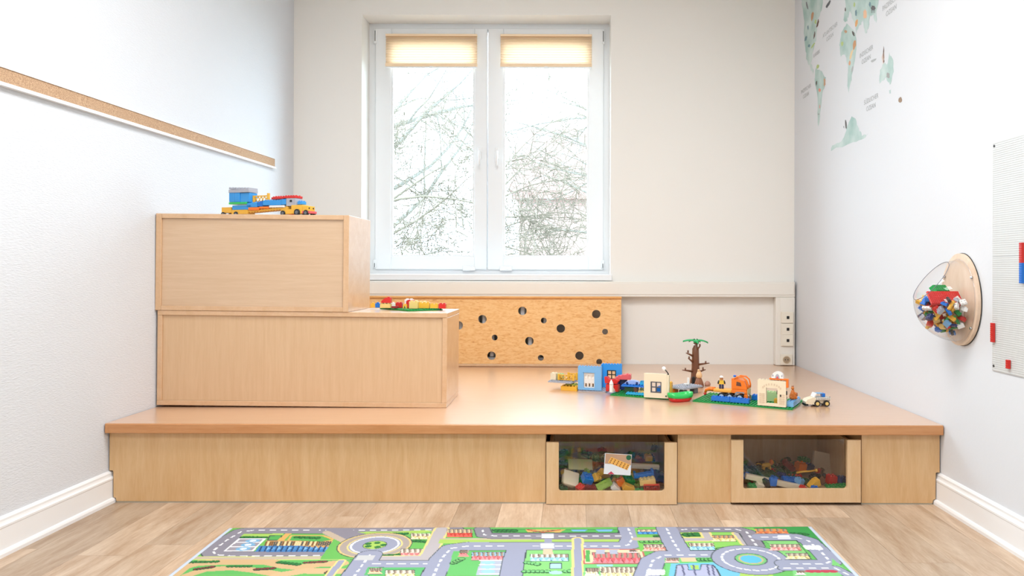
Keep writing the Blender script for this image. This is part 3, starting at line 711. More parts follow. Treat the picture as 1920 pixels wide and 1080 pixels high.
road([(1212,1084),(1224,1054),(1244,1044),(1352,1043.5)], .082, ROAD_LIT)
for i in range(4): a = 1218+i*8; line([(a,1073),(a-1,1080)], .018, (246,246,248))
poly([(1246,1049),(1344,1049),(1372,1068),(1400,1084),(1250,1084)], (110,200,112)); house(1248,1049,1272,1058.5,(232,140,130)); poly([(1276,1049),(1304,1049),(1306,1056),(1278,1056)], (238,196,150)); hedge(1310,1053,1338,1053,(100,186,96),4,.016)
poly([(1258,1060),(1340,1058),(1380,1070),(1400,1084),(1254,1084)], (110,190,226)); poly([(1268,1062),(1290,1061),(1292,1072),(1312,1072),(1314,1061),(1338,1062),(1346,1072),(1352,1084),(1264,1084)], INK); poly([(1270,1063),(1288,1062),(1291,1073),(1313,1073),(1316,1062),(1336,1063),(1344,1073),(1349,1084),(1267,1084)], (176,178,206)); poly([(1294,1063),(1310,1063),(1311,1071),(1296,1071)], LIME)
for a in (1279,1326,1300,1335): line([(a,1063),(a+4,1082)], .006, (96,98,130))
poly([(1390,1074),(1448,1074),(1450,1084),(1386,1084)], LIME)
disc(1408,1052,.136,INK); disc(1408,1052,.132,ROAD_LIT); 
for k in range(22):
    a0 = k*2*math.pi/22; cx_, cy_ = P2(1408,1052); line([(cx_+.098*math.cos(a0),cy_+.098*math.sin(a0)),(cx_+.098*math.cos(a0+.16),cy_+.098*math.sin(a0+.16))], .008, (246,246,248), world=True)
disc(1408,1052,.056,INK); disc(1408,1052,.052,(120,196,120)); disc(1408,1052,.042,(206,176,120)); disc(1408,1052,.036,(86,186,216))
poly([(1412,992),(1521,988),(1545,1022),(1500,1012),(1425,1006)], (60,158,76)); house(1414,994,1474,1005,(226,116,62),(222,150,80),5,6); hedge(1484,1003,1514,1005,DK,4,.014)
road([(1428,1010),(1492,1010.5),(1516,1017),(1542,1040),(1556,1056),(1546,1061),(1474,1060.5)], .074, ROAD_LIT)
for i in range(4): v = 1007+i*2; line([(1460,v),(1478+i,v)], .009, (246,246,248))
for i in range(4): a = 1510+i*8; line([(a,1027),(a+4,1032)], .018, (246,246,248))
poly([(1432,1016),(1494,1016),(1524,1053),(1480,1053)], INK); poly([(1434,1017),(1493,1017),(1521,1052),(1481,1052)], (134,206,118)); house(1442,1023,1498,1036,(230,140,134),(226,206,180),6,6); house(1473,1040,1514,1052,(236,212,140),(206,196,170),4,6)
poly([(1560,1050),(1600,1082),(1560,1064)], (124,206,116)); road([(1470,1069),(1566,1068.5),(1600,1086)], .040, ROAD_LIT)
poly([(1486,1073),(1568,1073),(1580,1084),(1488,1084)], (124,206,124)); house(1494,1073,1508,1082,(232,180,170))
for u in (1520,1532,1547,1560): disc(u,1074.5,.020,(196,64,84),.012)
img[:] = (img*.92 + img.mean(-1, keepdims=True)*.08)*.88
# pale woven binding round the edge
bd = .014
for k in (GX < bd, GX > RWID-bd): img[k] = rgb(190,200,214)
m, N, L, p = base_mat('printed_rug'); p.inputs['Roughness'].default_value = .8; p.inputs['Specular IOR Level'].default_value = .2
ac = N.new('ShaderNodeVertexColor'); ac.layer_name = 'print'; L.new(ac.outputs['Color'], p.inputs['Base Color'])
tc = N.new('ShaderNodeTexCoord'); no = N.new('ShaderNodeTexNoise'); no.inputs['Scale'].default_value = 420
bp = N.new('ShaderNodeBump'); bp.inputs['Strength'].default_value = .35; bp.inputs['Distance'].default_value = .001
L.new(tc.outputs['Object'], no.inputs['Vector']); L.new(no.outputs['Fac'], bp.inputs['Height']); L.new(bp.outputs['Normal'], p.inputs['Normal'])
nr, nc = GX.shape
HZ = .006 + .0006*np.sin(GX*9)*np.cos(GY*11)
vx = GX*rdir.x + GY*rn.x; vy = GX*rdir.y + GY*rn.y
V = np.stack([vx, vy, HZ], -1).reshape(-1, 3)
idx = np.arange(nr*nc).reshape(nr, nc)
F = np.stack([idx[:-1,:-1], idx[1:,:-1], idx[1:,1:], idx[:-1,1:]], -1).reshape(-1, 4)
ring = np.concatenate([idx[0,:], idx[1:,-1], idx[-1,-2::-1], idx[-2:0:-1,0]])
LV = V[ring].copy(); LV[:,2] = 0.0005; b0 = len(V); nr_ = len(ring); j = np.arange(nr_); j2 = (j+1) % nr_
S = np.stack([ring[j], ring[j2], b0+j2, b0+j], -1)
me = bpy.data.meshes.new('play_rug'); allV = np.concatenate([V, LV]); allF = np.concatenate([F, S])
me.vertices.add(len(allV)); me.vertices.foreach_set('co', allV.astype(np.float32).ravel())
me.loops.add(allF.size); me.loops.foreach_set('vertex_index', allF.astype(np.int32).ravel())
me.polygons.add(len(allF)); me.polygons.foreach_set('loop_start', np.arange(0, allF.size, 4, dtype=np.int32)); me.polygons.foreach_set('loop_total', np.full(len(allF), 4, np.int32))
me.update(calc_edges=True); me.materials.append(m)
ca = me.color_attributes.new('print', 'FLOAT_COLOR', 'POINT')
cd = np.ones((len(allV), 4), np.float32); cd[:len(V),:3] = img.reshape(-1,3); cd[len(V):,:3] = rgb(170,180,195)
ca.data.foreach_set('color', cd.ravel())
tag(link('play_rug', me, None, (RC[0].x, RC[0].y, .0)), 'printed play rug with roads, roundabouts and houses on the floor', 'rug')

# ------------------------------------------------------------------ world map sticker on the right wall
mp_ = thing('world_map_sticker', 'pale green watercolour world map sticker with animals on the right wall', 'wall sticker', tuple(on_right(1590,283)))
m, N, L, p = base_mat('watercolour_land'); p.inputs['Roughness'].default_value = .7
tc = N.new('ShaderNodeTexCoord'); no = N.new('ShaderNodeTexNoise'); no.inputs['Scale'].default_value = 7; no.inputs['Detail'].default_value = 5
cr = N.new('ShaderNodeValToRGB'); cr.color_ramp.elements[0].position=.36; cr.color_ramp.elements[0].color=(*rgb(160,188,181),1); cr.color_ramp.elements[1].position=.64; cr.color_ramp.elements[1].color=(*rgb(198,212,208),1)
L.new(tc.outputs['Object'], no.inputs['Vector']); L.new(no.outputs['Fac'], cr.inputs['Fac']); L.new(cr.outputs[0], p.inputs['Base Color']); M_LAND = m
org = on_right(1590,283)
def decal(name, pts, mat, off=.0006, wob=0.0, seed=0):
    rr = random.Random(seed); q = []
    n = len(pts)
    for i in range(n):
        a, c_ = pts[i], pts[(i+1)%n]
        k = 4 if wob else 1
        for j in range(k):
            f = j/k; q.append((a[0]+(c_[0]-a[0])*f+rr.uniform(-wob,wob)*.35, a[1]+(c_[1]-a[1])*f+rr.uniform(-wob,wob)))
    bm = bmesh.new(); vs_ = [bm.verts.new(on_right(u, v, off)-org) for u, v in q]
    bm.faces.new(vs_); bm.normal_update(); bmesh.ops.triangulate(bm, faces=list(bm.faces))
    r = bmesh.ops.extrude_face_region(bm, geom=list(bm.faces)); bmesh.ops.translate(bm, verts=[v for v in r['geom'] if isinstance(v, bmesh.types.BMVert)], vec=(.0003,0,0))
    bmesh.ops.recalc_face_normals(bm, faces=list(bm.faces))
    for f in bm.faces: f.smooth = False
    me = bpy.data.meshes.new(name); bm.to_mesh(me); bm.free(); me.materials.append(mat); return link(name, me, mp_)
decal('north_america', [(1506,-60),(1530,-95),(1545,-40),(1541,20),(1533,40),(1529,75),(1524,95),(1521,120),(1526,132),(1525,140),(1519,128),(1512,110),(1508,80),(1508,40),(1504,10)], M_LAND, .0006, 3, 1)
decal('south_america', [(1528,128),(1538,132),(1548,145),(1546,162),(1541,180),(1538,205),(1536,232),(1533,236),(1533,205),(1532,175),(1527,150)], M_LAND, .0006, 2.5, 2)
decal('africa', [(1578,60),(1588,45),(1604,62),(1606,85),(1601,120),(1596,150),(1591,172),(1588,160),(1590,125),(1586,105),(1576,104),(1574,85)], M_LAND, .0006, 2.5, 3)
decal('eurasia', [(1582,40),(1585,10),(1580,-40),(1600,-90),(1640,-70),(1652,-20),(1644,20),(1643,45),(1637,30),(1632,30),(1626,58),(1622,62),(1618,38),(1612,50),(1606,60),(1602,42),(1594,22),(1588,40)], M_LAND, .0008, 3, 4)
decal('australia', [(1650,130),(1657,118),(1664,122),(1667,100),(1675,112),(1675,135),(1671,155),(1668,160),(1662,146),(1655,150),(1649,156)], M_LAND, .0006, 2, 5)
decal('antarctica', [(1558,282),(1560,272),(1578,265),(1585,250),(1590,232),(1597,217),(1604,224),(1610,242),(1616,254),(1628,251),(1620,258),(1600,268)], M_LAND, .0006, 2, 6)
decal('island', [(1667,170),(1670,168),(1670,175),(1668,176)], M_LAND, .0006, .5, 7)
def mark(name, u, v, w, h, col, ang=0, seed=0, legs=0):
    rr = random.Random(seed+int(u*7+v)); mt = plain('print_'+'_'.join(str(c) for c in col), rgb(*col), .7); pts = []
    for i in range(12):
        a = 2*math.pi*i/12; r = rr.uniform(.7,1.15); x, y = w/2*r*math.cos(a), h/2*r*math.sin(a)
        pts.append((u+x*math.cos(ang)-y*math.sin(ang), v+x*math.sin(ang)+y*math.cos(ang)))
    decal(name, pts, mt, .0010)
    for k in range(legs):
        x = u-w*.32+w*.64*k/max(1,legs-1); decal(name+'_leg', [(x-.6,v+h*.3),(x+.6,v+h*.3),(x+.4,v+h*.95),(x-.5,v+h*.95)], mt, .0010)
BR=(186,140,104); DKB=(92,84,80); GR=(178,196,130); BL=(110,140,150); OR=(222,166,110); PK=(226,150,130); GY=(150,152,152)
for a in (('bear',1523,30,5,20,BR,.1),('totem',1533,44,3.5,16,(110,84,74),.25),('moose',1513,10,3,18,(128,130,134),-.2),('whale',1553,8,5,18,(90,90,94),.5),('bird',1515,52,2.5,9,BL),('pine',1529,41,4,9,GR),('seal',1511,72,4,12,BL,.3),
          ('snake',1524,86,3,14,GR,.6),('buffalo',1527,66,2.5,14,(108,92,88),.15),('wolf',1517,86,4,7,BL),('palm',1533,125,5,9,GR,.3),('toucan',1531,156,2.6,10,DKB,.1),('snake',1546,154,3.5,18,(196,150,116)),('parrot',1537,169,5,7,PK),('llama',1537,200,2,8,(214,160,150)),('penguin',1535,214,4,2,GY),
          ('tree',1579,82,5,9,GR),('leopard',1586,59,6,6,(190,150,118)),('bird',1600,63,4,10,DKB,-.4),('lion',1602,84,6,22,(196,146,106),.12),('giraffe',1596,102,4,22,(232,204,160),.25),('antelope',1593,118,4,9,(214,160,128)),('zebra',1598,130,3.5,13,(176,178,178),.2),('camel',1606,43,6,14,OR,.15),('fir',1605,24,4,12,BL),
          ('cactus',1602,9,4,10,GR),('panda',1622,26,7,18,(228,184,150)),('fir',1631,8,4,11,BL),('sailing_ship',1656,108,5,24,(214,190,176)),('dolphin',1638,113,12,5,(178,180,180),-.6),('koala',1665,141,7,12,(160,158,156)),('kiwi_bird',1688,187,7,11,(150,126,104)),('penguin',1586,234,3,17,(96,92,92),-.08),('chick',1582,238,2,5,GY),('eagle',1585,18,2.5,7,DKB)):
    mark(*a)
mark('horse',1637,15,9,10,(104,102,104),-.5,legs=3)
for nm, (a, c_) in {'mast':((1656,88),(1657,112)),'sail':((1654,112),(1660,118))}.items(): mark(nm,(a[0]+c_[0])/2,(a[1]+c_[1])/2,2.2,abs(c_[1]-a[1]),(132,112,104))
def wall_text(lines, u, v, h):
    p0 = on_right(u, v, .0007)
    for i, tx in enumerate(lines):
        cu = bpy.data.curves.new('ocean_name', 'FONT'); cu.body = tx; cu.size = h; cu.align_x = 'CENTER'; cu.extrude = .0001
        o = bpy.data.objects.new('tmp', cu); C.objects.link(o); dg = bpy.context.evaluated_depsgraph_get()
        me = bpy.data.meshes.new_from_object(o.evaluated_get(dg)); bpy.data.objects.remove(o); me.materials.clear(); me.materials.append(plain('print_grey', rgb(172,174,174), .7))
        q = link('ocean_name', me, mp_, tuple(p0-org+Vector((0,0,-i*h*1.15))))
        # reading direction runs towards the viewer along the wall
        q.rotation_euler = (math.pi/2, 0, -math.pi/2+math.atan(-WR1))
wall_text(['ATLANTISCHER','OZEAN'],1556,60,.036); wall_text(['INDISCHER','OZEAN'],1624,101,.036); wall_text(['SÜDLICHER','OZEAN'],1633,190,.036); wall_text(['PAZIFISCHER','OZEAN'],1511,170,.036); wall_text(['PAZIFISCHER','OZEAN'],1671,8,.036); wall_text(['KARIBIK'],1531,104,.034)
# ------------------------------------------------------------------ toy bricks
COL = dict(red=rgb(206,40,34), dark_red=rgb(132,28,30), blue=rgb(24,112,204), azure=rgb(52,150,224), navy=rgb(24,50,110), light_blue=rgb(120,178,226), sky=rgb(40,168,214), yellow=rgb(236,180,60),
           tan=rgb(226,196,120), cream=rgb(232,218,190), white=rgb(236,234,230), green=rgb(20,140,66), dark_green=rgb(20,84,44), lime=rgb(140,178,44), orange=rgb(238,120,28),
           brown=rgb(112,68,44), grey=rgb(170,172,182), dark_grey=rgb(104,108,114), black=rgb(26,26,28), pink=rgb(222,92,96), olive=rgb(150,158,60), bright_green=rgb(44,190,90), mint=rgb(176,206,150), peach=rgb(236,190,140))
def pm(c): return plastic(c, COL[c])
BM = {}
def brick_mb(nx, ny, h, p, hollow=False, studs=True, stud_skip=0):
    w, d, g = nx*p/2-.0002, ny*p/2-.0002, h; b = MB()
    if hollow:
        t = p*.1; b.box(-w,w,-d,-d+t,0,g).box(-w,w,d-t,d,0,g).box(-w,-w+t,-d+t,d-t,0,g).box(w-t,w,-d+t,d-t,0,g).box(-w+t,w-t,-d+t,d-t,g-t,g)
        for i in range(nx-1):
            for j_ in range(max(1,ny-1)): b.lathe([(p*.42,0),(p*.42,g-t),(p*.30,g-t),(p*.30,0),(p*.42,0)], ((i+1-nx/2)*p, (j_+1-ny/2)*p, 0), 12)
    else: b.bbox(-w,w,-d,d,0,g,min(.0007,p*.05))
    if studs:
        for i in range(nx):
            for j_ in range(ny): b.cyl(((i+.5-nx/2)*p, (j_+.5-ny/2)*p, g-.0002), p*.295, p*.26, 8)
    return b
def brick_me(nx, ny, h, p, c, hollow=False, studs=True):
    k = (nx, ny, round(h,4), round(p,4), c, hollow, studs)
    if k not in BM: BM[k] = brick_mb(nx, ny, h, p, hollow, studs).mesh('toy_brick', pm(c))
    return BM[k]
PI = .0160
def brick(label, c, nx, ny, h, loc, rot=(0,0,0), p=PI, group=None, hollow=False, studs=True, name='toy_brick', cat='brick'):
    if not hasattr(rot, '__len__'): rot = (0,0,rot)
    return tag(link(name, brick_me(nx, ny, h, p, c, hollow, studs), None, tuple(loc), rot), label, cat, group)
def slope_mb(w, d, h, top=.45, p=PI, n=2):
    b = MB().prism([(-w/2,0),(w/2,0),(w/2,h),(w/2-w*top,h),(-w/2,h*.3)], -d/2, d/2, 'y')
    for i in range(n): b.cyl((w/2-w*top/2, (i+.5-n/2)*p, h-.0002), p*.29, p*.26, 8)
    return b
def yawed(x, y, a, lx, ly): return (x+lx*math.cos(a)-ly*math.sin(a), y+lx*math.sin(a)+ly*math.cos(a))
def span(u0, v0, u1, v1, dz):
    a, c_ = on_plat(u0,v0,dz), on_plat(u1,v1,dz); d = c_-a; return a, math.atan2(d.y,d.x), d.length
Z0 = PLAT_Z

def wall_panel(name, label, cat, loc, yaw, w, h, t, color, hole=None, studs=True):
    """toy wall piece: local x = width from 0..w, y = depth 0..t, with an optional hole (x0,x1,z0,z1)"""
    o = thing(name, label, cat, loc, (0,0,yaw)); b = MB()
    if hole:
        x0,x1,z0,z1 = hole
        b.box(0,x0,0,t,0,h).box(x1,w,0,t,0,h).box(x0,x1,0,t,z1,h)
        if z0 > 0: b.box(x0,x1,0,t,0,z0)
    else: b.box(0,w,0,t,0,h)
    if studs:
        n = max(2, int(round(w/PI))); q = w/n
        for i in range(n): b.cyl(((i+.5)*q, t/2, h-.0002), q*.3, q*.26, 8)
    b.build('wall_body', pm(color), o); return o
def window_in(o, x0, x1, z0, z1, t, col, mat):
    f = .0045; b = MB()
    b.box(x0,x0+f,-.001,t*.6,z0,z1).box(x1-f,x1,-.001,t*.6,z0,z1).box(x0+f,x1-f,-.001,t*.6,z0,z0+f).box(x0+f,x1-f,-.001,t*.6,z1-f,z1)
    xm, zm = (x0+x1)/2, (z0+z1)/2; b.box(xm-f/2,xm+f/2,-.001,t*.6,z0+f,z1-f).box(x0+f,xm-f/2,-.001,t*.6,zm-f/2,zm+f/2).box(xm+f/2,x1-f,-.001,t*.6,zm-f/2,zm+f/2)
    return b.build('window_frame', mat, o)

# ---- left end of the toy town: grey plates, yellow brick, blue walls
a, yw, ln = span(1083.5,734,1127.5,736.3,0)
gp = brick('thin grey plate lying under the two blue toy walls', 'grey', 10, 10, .006, (*yawed(a.x,a.y,yw,.076,.080), Z0), yw, .0155, cat='base plate', name='toy_base_plate')
t = wall_panel('toy_wall', 'light blue toy wall with a white arched door, at the left of the toy town', 'toy wall', (*yawed(a.x,a.y,yw,.0,.001), Z0+.0101), yw, ln, .126, .018, 'light_blue', (ln*.24,ln*.70,.012,.092))
x0,x1 = ln*.24+.0005, ln*.70-.0005; M_DOOR = plain('door_cream', rgb(230,226,220), .4)
b = MB(); 
for (zz0,zz1) in ((.0125,.016),(.036,.060),(.080,.0915)): b.box(x0,x1,.006,.012,zz0,zz1)
for k in range(4):
    xx = x0+(x1-x0)*k/3; b.box(max(x0,xx-.0025), min(x1,xx+.0025), .0061,.0119,.016,.036).box(max(x0,xx-.0025), min(x1,xx+.0025),.0061,.0119,.060,.080)
b.build('door', M_DOOR, t)
for k in range(3):
    xx = x0+(x1-x0)*(k+.5)/3; MB().box(xx-.003,xx+.003,.0125,.0135,.017,.034).build('letter_slot', M_BLACK, t)
    MB().box(xx-.0065,xx+.0065,.0125,.0135,.061,.079).build('door_pane', plain('milky_pane', rgb(246,240,232), .3), t)
MB().prism([(x0-.006,.094)]+[(x0+(x1-x0)*k/8-.0, .094+.006*math.sin(math.pi*k/8)) for k in range(9)]+[(x1+.006,.094)], -.0012, 0).build('lintel', pm('light_blue'), t)
cpt = at(1147,683,4.235)
t = wall_panel('toy_wall', 'bright blue toy wall with a black-framed window, set behind the light blue one', 'toy wall', (*yawed(cpt.x,cpt.y,-.2,-.056,0), Z0+.0101), -.2, .112, .128, .018, 'azure', (.030,.080,.045,.095))
window_in(t, .0305,.0795,.0455,.0945,.018, None, M_BLACK)
MB().box(-.001,.006,-.012,0,0,.128).build('side_flange', pm('azure'), t)
a, yw, ln = span(1051.5,731.7,1081.5,734,0)
yb = yawed(a.x,a.y,yw,ln/2,.017)
brick('long yellow brick lying at the left end of the toy town', 'yellow', 5, 2, .024, (*yb, Z0), yw, ln/5)
brick('thin olive plate on the yellow brick at the town end', 'olive', 4, 2, .008, (yb[0]+.008, yb[1]+.004, Z0+.0285), yw, .0155, cat='plate', name='toy_plate')
pa = on_plat(1028,716,.042); pyw = -.42
brick('grey studded plate resting on the yellow brick, overhanging to the left', 'grey', 9, 6, .007, (*yawed(pa.x,pa.y,pyw,.070,.040), Z0+.0405), pyw, .0155, cat='plate', name='toy_plate')
zt2 = Z0+.0480
q = yawed(pa.x,pa.y,pyw,.022,.030)
brick('cream block standing on the overhanging grey plate', 'cream', 2, 2, .036, (*q, zt2+.0042), pyw, .0165)
q = yawed(pa.x,pa.y,pyw,.052,.050)
brick('pale mint block behind the cream block on the grey plate', 'mint', 2, 2, .030, (*q, zt2+.0042), pyw, .0155)
def lattice(label, loc, yaw, w, h, c):
    o = thing('toy_fence', label, 'toy fence', loc, (0,0,yaw)); t_ = .006
    for s in (-1,1): MB().bbox(s*w/2-.005,s*w/2+.005,-t_,t_,0,h,.001).build('post', pm(c), o)
    MB().box(-w/2+.005,w/2-.005,-t_/2,t_/2,h*.06,h*.18).build('rail', pm(c), o); MB().box(-w/2+.005,w/2-.005,-t_/2,t_/2,h*.78,h*.9).build('rail', pm(c), o)
    b = MB(); n = 4; seg = (w-.01)/n
    for k in range(n):
        xa = -w/2+.005+k*seg
        b.tube([(xa,0,h*.18),(xa+seg,0,h*.78)], .0022, 6); b.tube([(xa,.0005,h*.78),(xa+seg,.0005,h*.18)], .0022, 6)
    b.build('lattice', pm(c), o); return o
q = yawed(pa.x,pa.y,pyw,.096,.026)
lattice('yellow lattice toy fence on the overhanging grey plate', (*q, zt2+.0042), pyw, .088, .034, 'yellow')
q = yawed(pa.x,pa.y,pyw,.118,.064)
lattice('yellow lattice toy fence farther back beside the blue door wall', (*q, zt2+.0042), pyw, .05, .040, 'yellow')

# ---- red group and white post between the blue walls and the blue roof
r0 = on_plat(1148,739.5)
def arch_mb(w, d, h, n=2):
    b = MB(); k = 8; pts = [(-w/2,0),(-w/2,h),(w/2,h),(w/2,0),(w*.28,0)]
    pts += [(w*.28*math.cos(math.pi*i/k), h*.62*math.sin(math.pi*i/k)) for i in range(1,k)] + [(-w*.28,0)]
    b.prism(pts, -d/2, d/2, 'y')
    for i in range(int(w/PI)): b.cyl((-w/2+(i+.5)*w/int(w/PI),0,h-.0002), PI*.29, PI*.26, 8)
    return b
tag(arch_mb(.068,.030,.036).build('toy_arch', pm('red'), None, (r0.x+.004, r0.y+.024, Z0+.0142), (0,0,-.4)), 'red toy arch standing behind the slim white post', 'arch brick')
tag(MB().prism([(-.034,.0),(.030,.0),(.040,.016),(.020,.026),(-.012,.020),(-.024,.034),(-.038,.034)], -.016,.016,'y').build('toy_tail_piece', pm('red'), None, (r0.x+.000, r0.y+.026, Z0+.0550), (0,0,-.35)), 'red curved toy piece with upturned end on the red arch', 'toy piece')
b = slope_mb(.085,.060,.024,.5,PI,3)
for i in range(4): b.cyl((-.02+.018*i,-.02,.016+.002*i), .0047,.006,8)
tag(b.build('toy_roof', pm('pink'), None, (r0.x+.062, r0.y+.072, Z0+.0720), (0,0,-.15)), 'pinkish red sloped toy roof behind the blue studded plate', 'toy roof')
brick('tall dark blue brick carrying the red roof behind the blue plate', 'navy', 3, 2, .054, (r0.x+.062, r0.y+.085, Z0+.0140), -.15)
w0 = on_plat(1146.5,741.8)
t = thing('toy_post', 'slim white toy post with a pointed top in front of the red arch', 'toy post', (w0.x, w0.y+.016, Z0+.0142))
MB().bbox(-.010,.010,-.009,.009,0,.042,.002).build('shaft', pm('white'), t)
MB().lathe([(.0115,.0422),(.011,.046),(.007,.056),(.002,.066)], n=10).build('point', pm('white'), t)
MB().bbox(.0045,.0075,-.0105,-.0091,.004,.038,.0005).build('seam_strip', plain('warm_grey', rgb(196,184,176), .4), t)

# ---- green plate with cream window wall and the blue roofed stall
g0, gyw, gln = span(1144,741.7,1256.7,750,0)
gp = 22; gq = gln/gp
brick('green base plate under the cream window wall and blue stall', 'green', gp, 12, .006, (*yawed(g0.x,g0.y,gyw,gln/2,6*gq), Z0), gyw, gq, cat='base plate', name='toy_base_plate')
ZG = Z0+.0101
def G(lx, ly): return yawed(g0.x,g0.y,gyw,lx,ly)
brick('cyan plate lying at the front of the blue stall', 'sky', 7, 2, .008, (*G(.135,.028), ZG), gyw, .0155, cat='plate', name='toy_plate')
brick('dark green brick in the shade under the blue stall roof', 'dark_green', 3, 2, .032, (*G(.085,.064), ZG), gyw)
brick('brown brick holding up the blue stall roof', 'brown', 1, 2, .032, (*G(.1245,.060), ZG), gyw)
brick('tan brick in front under the blue stall roof', 'tan', 3, 1, .018, (*G(.158,.054), ZG), gyw, .0145)
brick('pale mint brick behind the tan brick under the stall roof', 'mint', 3, 1, .028, (*G(.160,.074), ZG), gyw, .0145)
ZR = ZG+.0365
brick('blue studded plate forming the flat roof of the stall', 'blue', 9, 4, .007, (*G(.118,.066), ZR), gyw+.08, .0158, cat='plate', name='toy_plate')
ZR2 = ZR+.0112
q = G(.098,.072)
t = thing('toy_hull', 'pale blue curved toy hull lying upside down on the blue roof', 'toy piece', (*q, ZR2), (0,0,gyw+.15))
MB().prism([(-.036,0),(-.026,.006),(-.016,0),(.016,0),(.026,.006),(.036,0),(.040,.004),(.030,.014),(.010,.019),(-.010,.019),(-.032,.012),(-.040,.004)], -.018,.018,'y').build('shell', plain('pale_blue_plastic', rgb(150,176,226), .3), t)
for s in (-1,1): MB().cyl((s*.026,-.020,.007), .006,.04,10,'y').build('axle', pm('navy'), t)
q = G(.166,.072)
b = MB().box(-.024,.024,-.014,.014,0,.012)
for i in range(6): b.box(-.022+i*.008,-.018+i*.008,-.0141,.0141,.012,.020)
tag(b.build('toy_grille', pm('sky'), None, (*q, ZR2), (0,0,gyw+.08)), 'ridged cyan toy grille beside the cream window wall', 'toy piece')
f0, fyw, fln = span(1207.5,746.6,1250.5,749.2,.006)
t = wall_panel('toy_wall', 'cream toy wall with a dark four-pane window and globe lamp', 'toy wall', (f0.x, f0.y+.004, ZG), fyw, fln, .122, .020, 'cream', (.034,.090,.026,.082), False)
window_in(t, .0345,.0895,.0265,.0815,.020, None, plain('frame_grey', rgb(84,86,92), .4))
MB().bbox(fln,fln+.010,.001,.024,0,.118,.001).build('side_flange', pm('cream'), t)
b = MB().tube([(fln+.006,.012,.110),(fln+.004,.012,.124),(fln-.004,.012,.134),(fln-.010,.012,.141)], [.005,.0028,.0028,.0028], 8); b.build('lamp_arm', M_BLACK, t)
MB().ball((fln-.018,.012,.148), .0105).build('lamp_globe', plain('globe_white', rgb(250,248,244), .2), t)
MB().cyl((fln-.004,-.002,.012), .004,.003,8,'y').build('hinge_knob', pm('dark_green'), t)
q = G(gln-.045,.13)
brick('yellow brick just behind the cream window wall', 'yellow', 2, 2, .060, (*q, ZG), gyw, .0155)
brick('blue brick seen through the cream wall window', 'blue', 3, 2, .040, (*G(gln-.070,.085), ZG), gyw, .0155)

# ---- grey plate corner-on, orange support, chair
k0 = on_plat(1282,731.5,.03); kyw = math.radians(42)
def K0(lx, ly): return yawed(k0.x,k0.y,kyw,lx,ly)
brick('grey studded plate raised between the cream wall and the brown tree', 'grey', 10, 7, .008, (*K0(.080,.056), Z0+.0295), kyw, .0158, cat='plate', name='toy_plate')
brick('orange brick propping the raised grey plate at its left', 'orange', 2, 2, .025, (*K0(.030,.090), Z0), kyw)
brick('dark grey brick propping the raised grey plate in front', 'dark_grey', 2, 2, .025, (*K0(.025,.025), Z0), kyw)
brick('dark grey brick propping the raised grey plate near the tree', 'dark_grey', 2, 2, .025, (*K0(.120,.030), Z0), kyw)
q = K0(.086,.050)
t = thing('toy_chair', 'tiny white toy chair on the raised grey plate', 'toy chair', (*q, Z0+.0418), (0,0,.3))
MB().bbox(-.014,.010,-.009,.009,.004,.009,.001).build('seat', pm('white'), t); MB().bbox(.0065,.010,-.009,.009,.0092,.040,.001).build('backrest', pm('white'), t)
for sx in (-.011,.007):
    for sy in (-.007,.007): MB().box(sx-.002,sx+.002,sy-.002,sy+.002,0,.004).build('leg', pm('white'), t)

# ---- brown tree with green palm crown
tr = on_plat(1304,721); sc = FPX/tr.y
t = thing('toy_tree', 'brown toy tree with knobbly branches and green palm crown', 'toy tree', (tr.x, tr.y, Z0))
tx = lambda u: (u-1304)/sc
tz = lambda v: CAMZ-(v-.6-PV)/sc-Z0
MB().lathe([(.034,0),(.031,.02),(.026,.05),(.0225,.10),(.0205,.16),(.019,.205),(.012,.218),(.012,.240)], n=12).build('trunk', pm('brown'), t)
MB().bbox(-.026,-.006,-.036,-.020,0,.048,.004).build('hollow', M_BLACK, t)  # solid black block stands in for the dark inside the hollow
for (u0,v0,u1,v1,ku,kv) in ((1298,667,1285,661,1289,657),(1298,678,1289,671,1291,668.5),(1298,696,1278,693,1284,690),(1309,683,1329,680,1322,677),(1309,697,1322,692,1317,688.5),(1306,655,1312,648,1311,645)):
    br_ = MB().tube([(tx(u0),-.012,tz(v0)),(tx((u0+u1)/2),-.018,tz((v0+v1)/2)+.001),(tx(u1),-.020,tz(v1))],[.0065,.005,.0022],8).build('branch', pm('brown'), t)
    MB().cyl((tx(ku),-.019,tz(kv)-.012), .0045,.015,8).build('knob', pm('brown'), br_)
MB().ball((tx(1300),-.018,tz(646)), .005).build('bird_eye', pm('white'), t)
def frond(ax, ay, L_, drop):
    pts = []; n = 6
    b = MB(); w = .012
    prof = []
    for i in range(n+1):
        f = i/n; x = L_*f; z = .006*math.sin(f*2.6)-drop*f*f; ww = w*(math.sin(math.pi*min(1,.12+f*.85)))*(1 if i < n else .1)
        prof.append((x, ww, z))
    v = []
    for x,ww,z in prof: v += [(x,-ww,z-.004),(x,0,z+.005),(x,ww,z-.004),(x,0,z-.003)]
    f = []
    for i in range(n):
        for k in range(4): f.append((i*4+k, i*4+(k+1)%4, (i+1)*4+(k+1)%4, (i+1)*4+k))
    f += [(0,1,2,3),(n*4+3,n*4+2,n*4+1,n*4)]
    return b.add(v, f, 0, True)
for k,(an,L_,dp) in enumerate(((.12,.074,.016),(3.0,.072,.008),(-1.4,.045,.016),(1.5,.060,.012),(2.2,.055,.012),(.9,.058,.014))):
    frond(0,0,L_,dp).build('frond', pm('bright_green') if 0 else plain('palm_green', rgb(40,170,96), .35), t, (0,0,.250), (0,0,an))
MB().ball((0,-.004,.247), .014,.014,.011).build('crown_hub', plain('palm_green', rgb(40,170,96), .35), t)
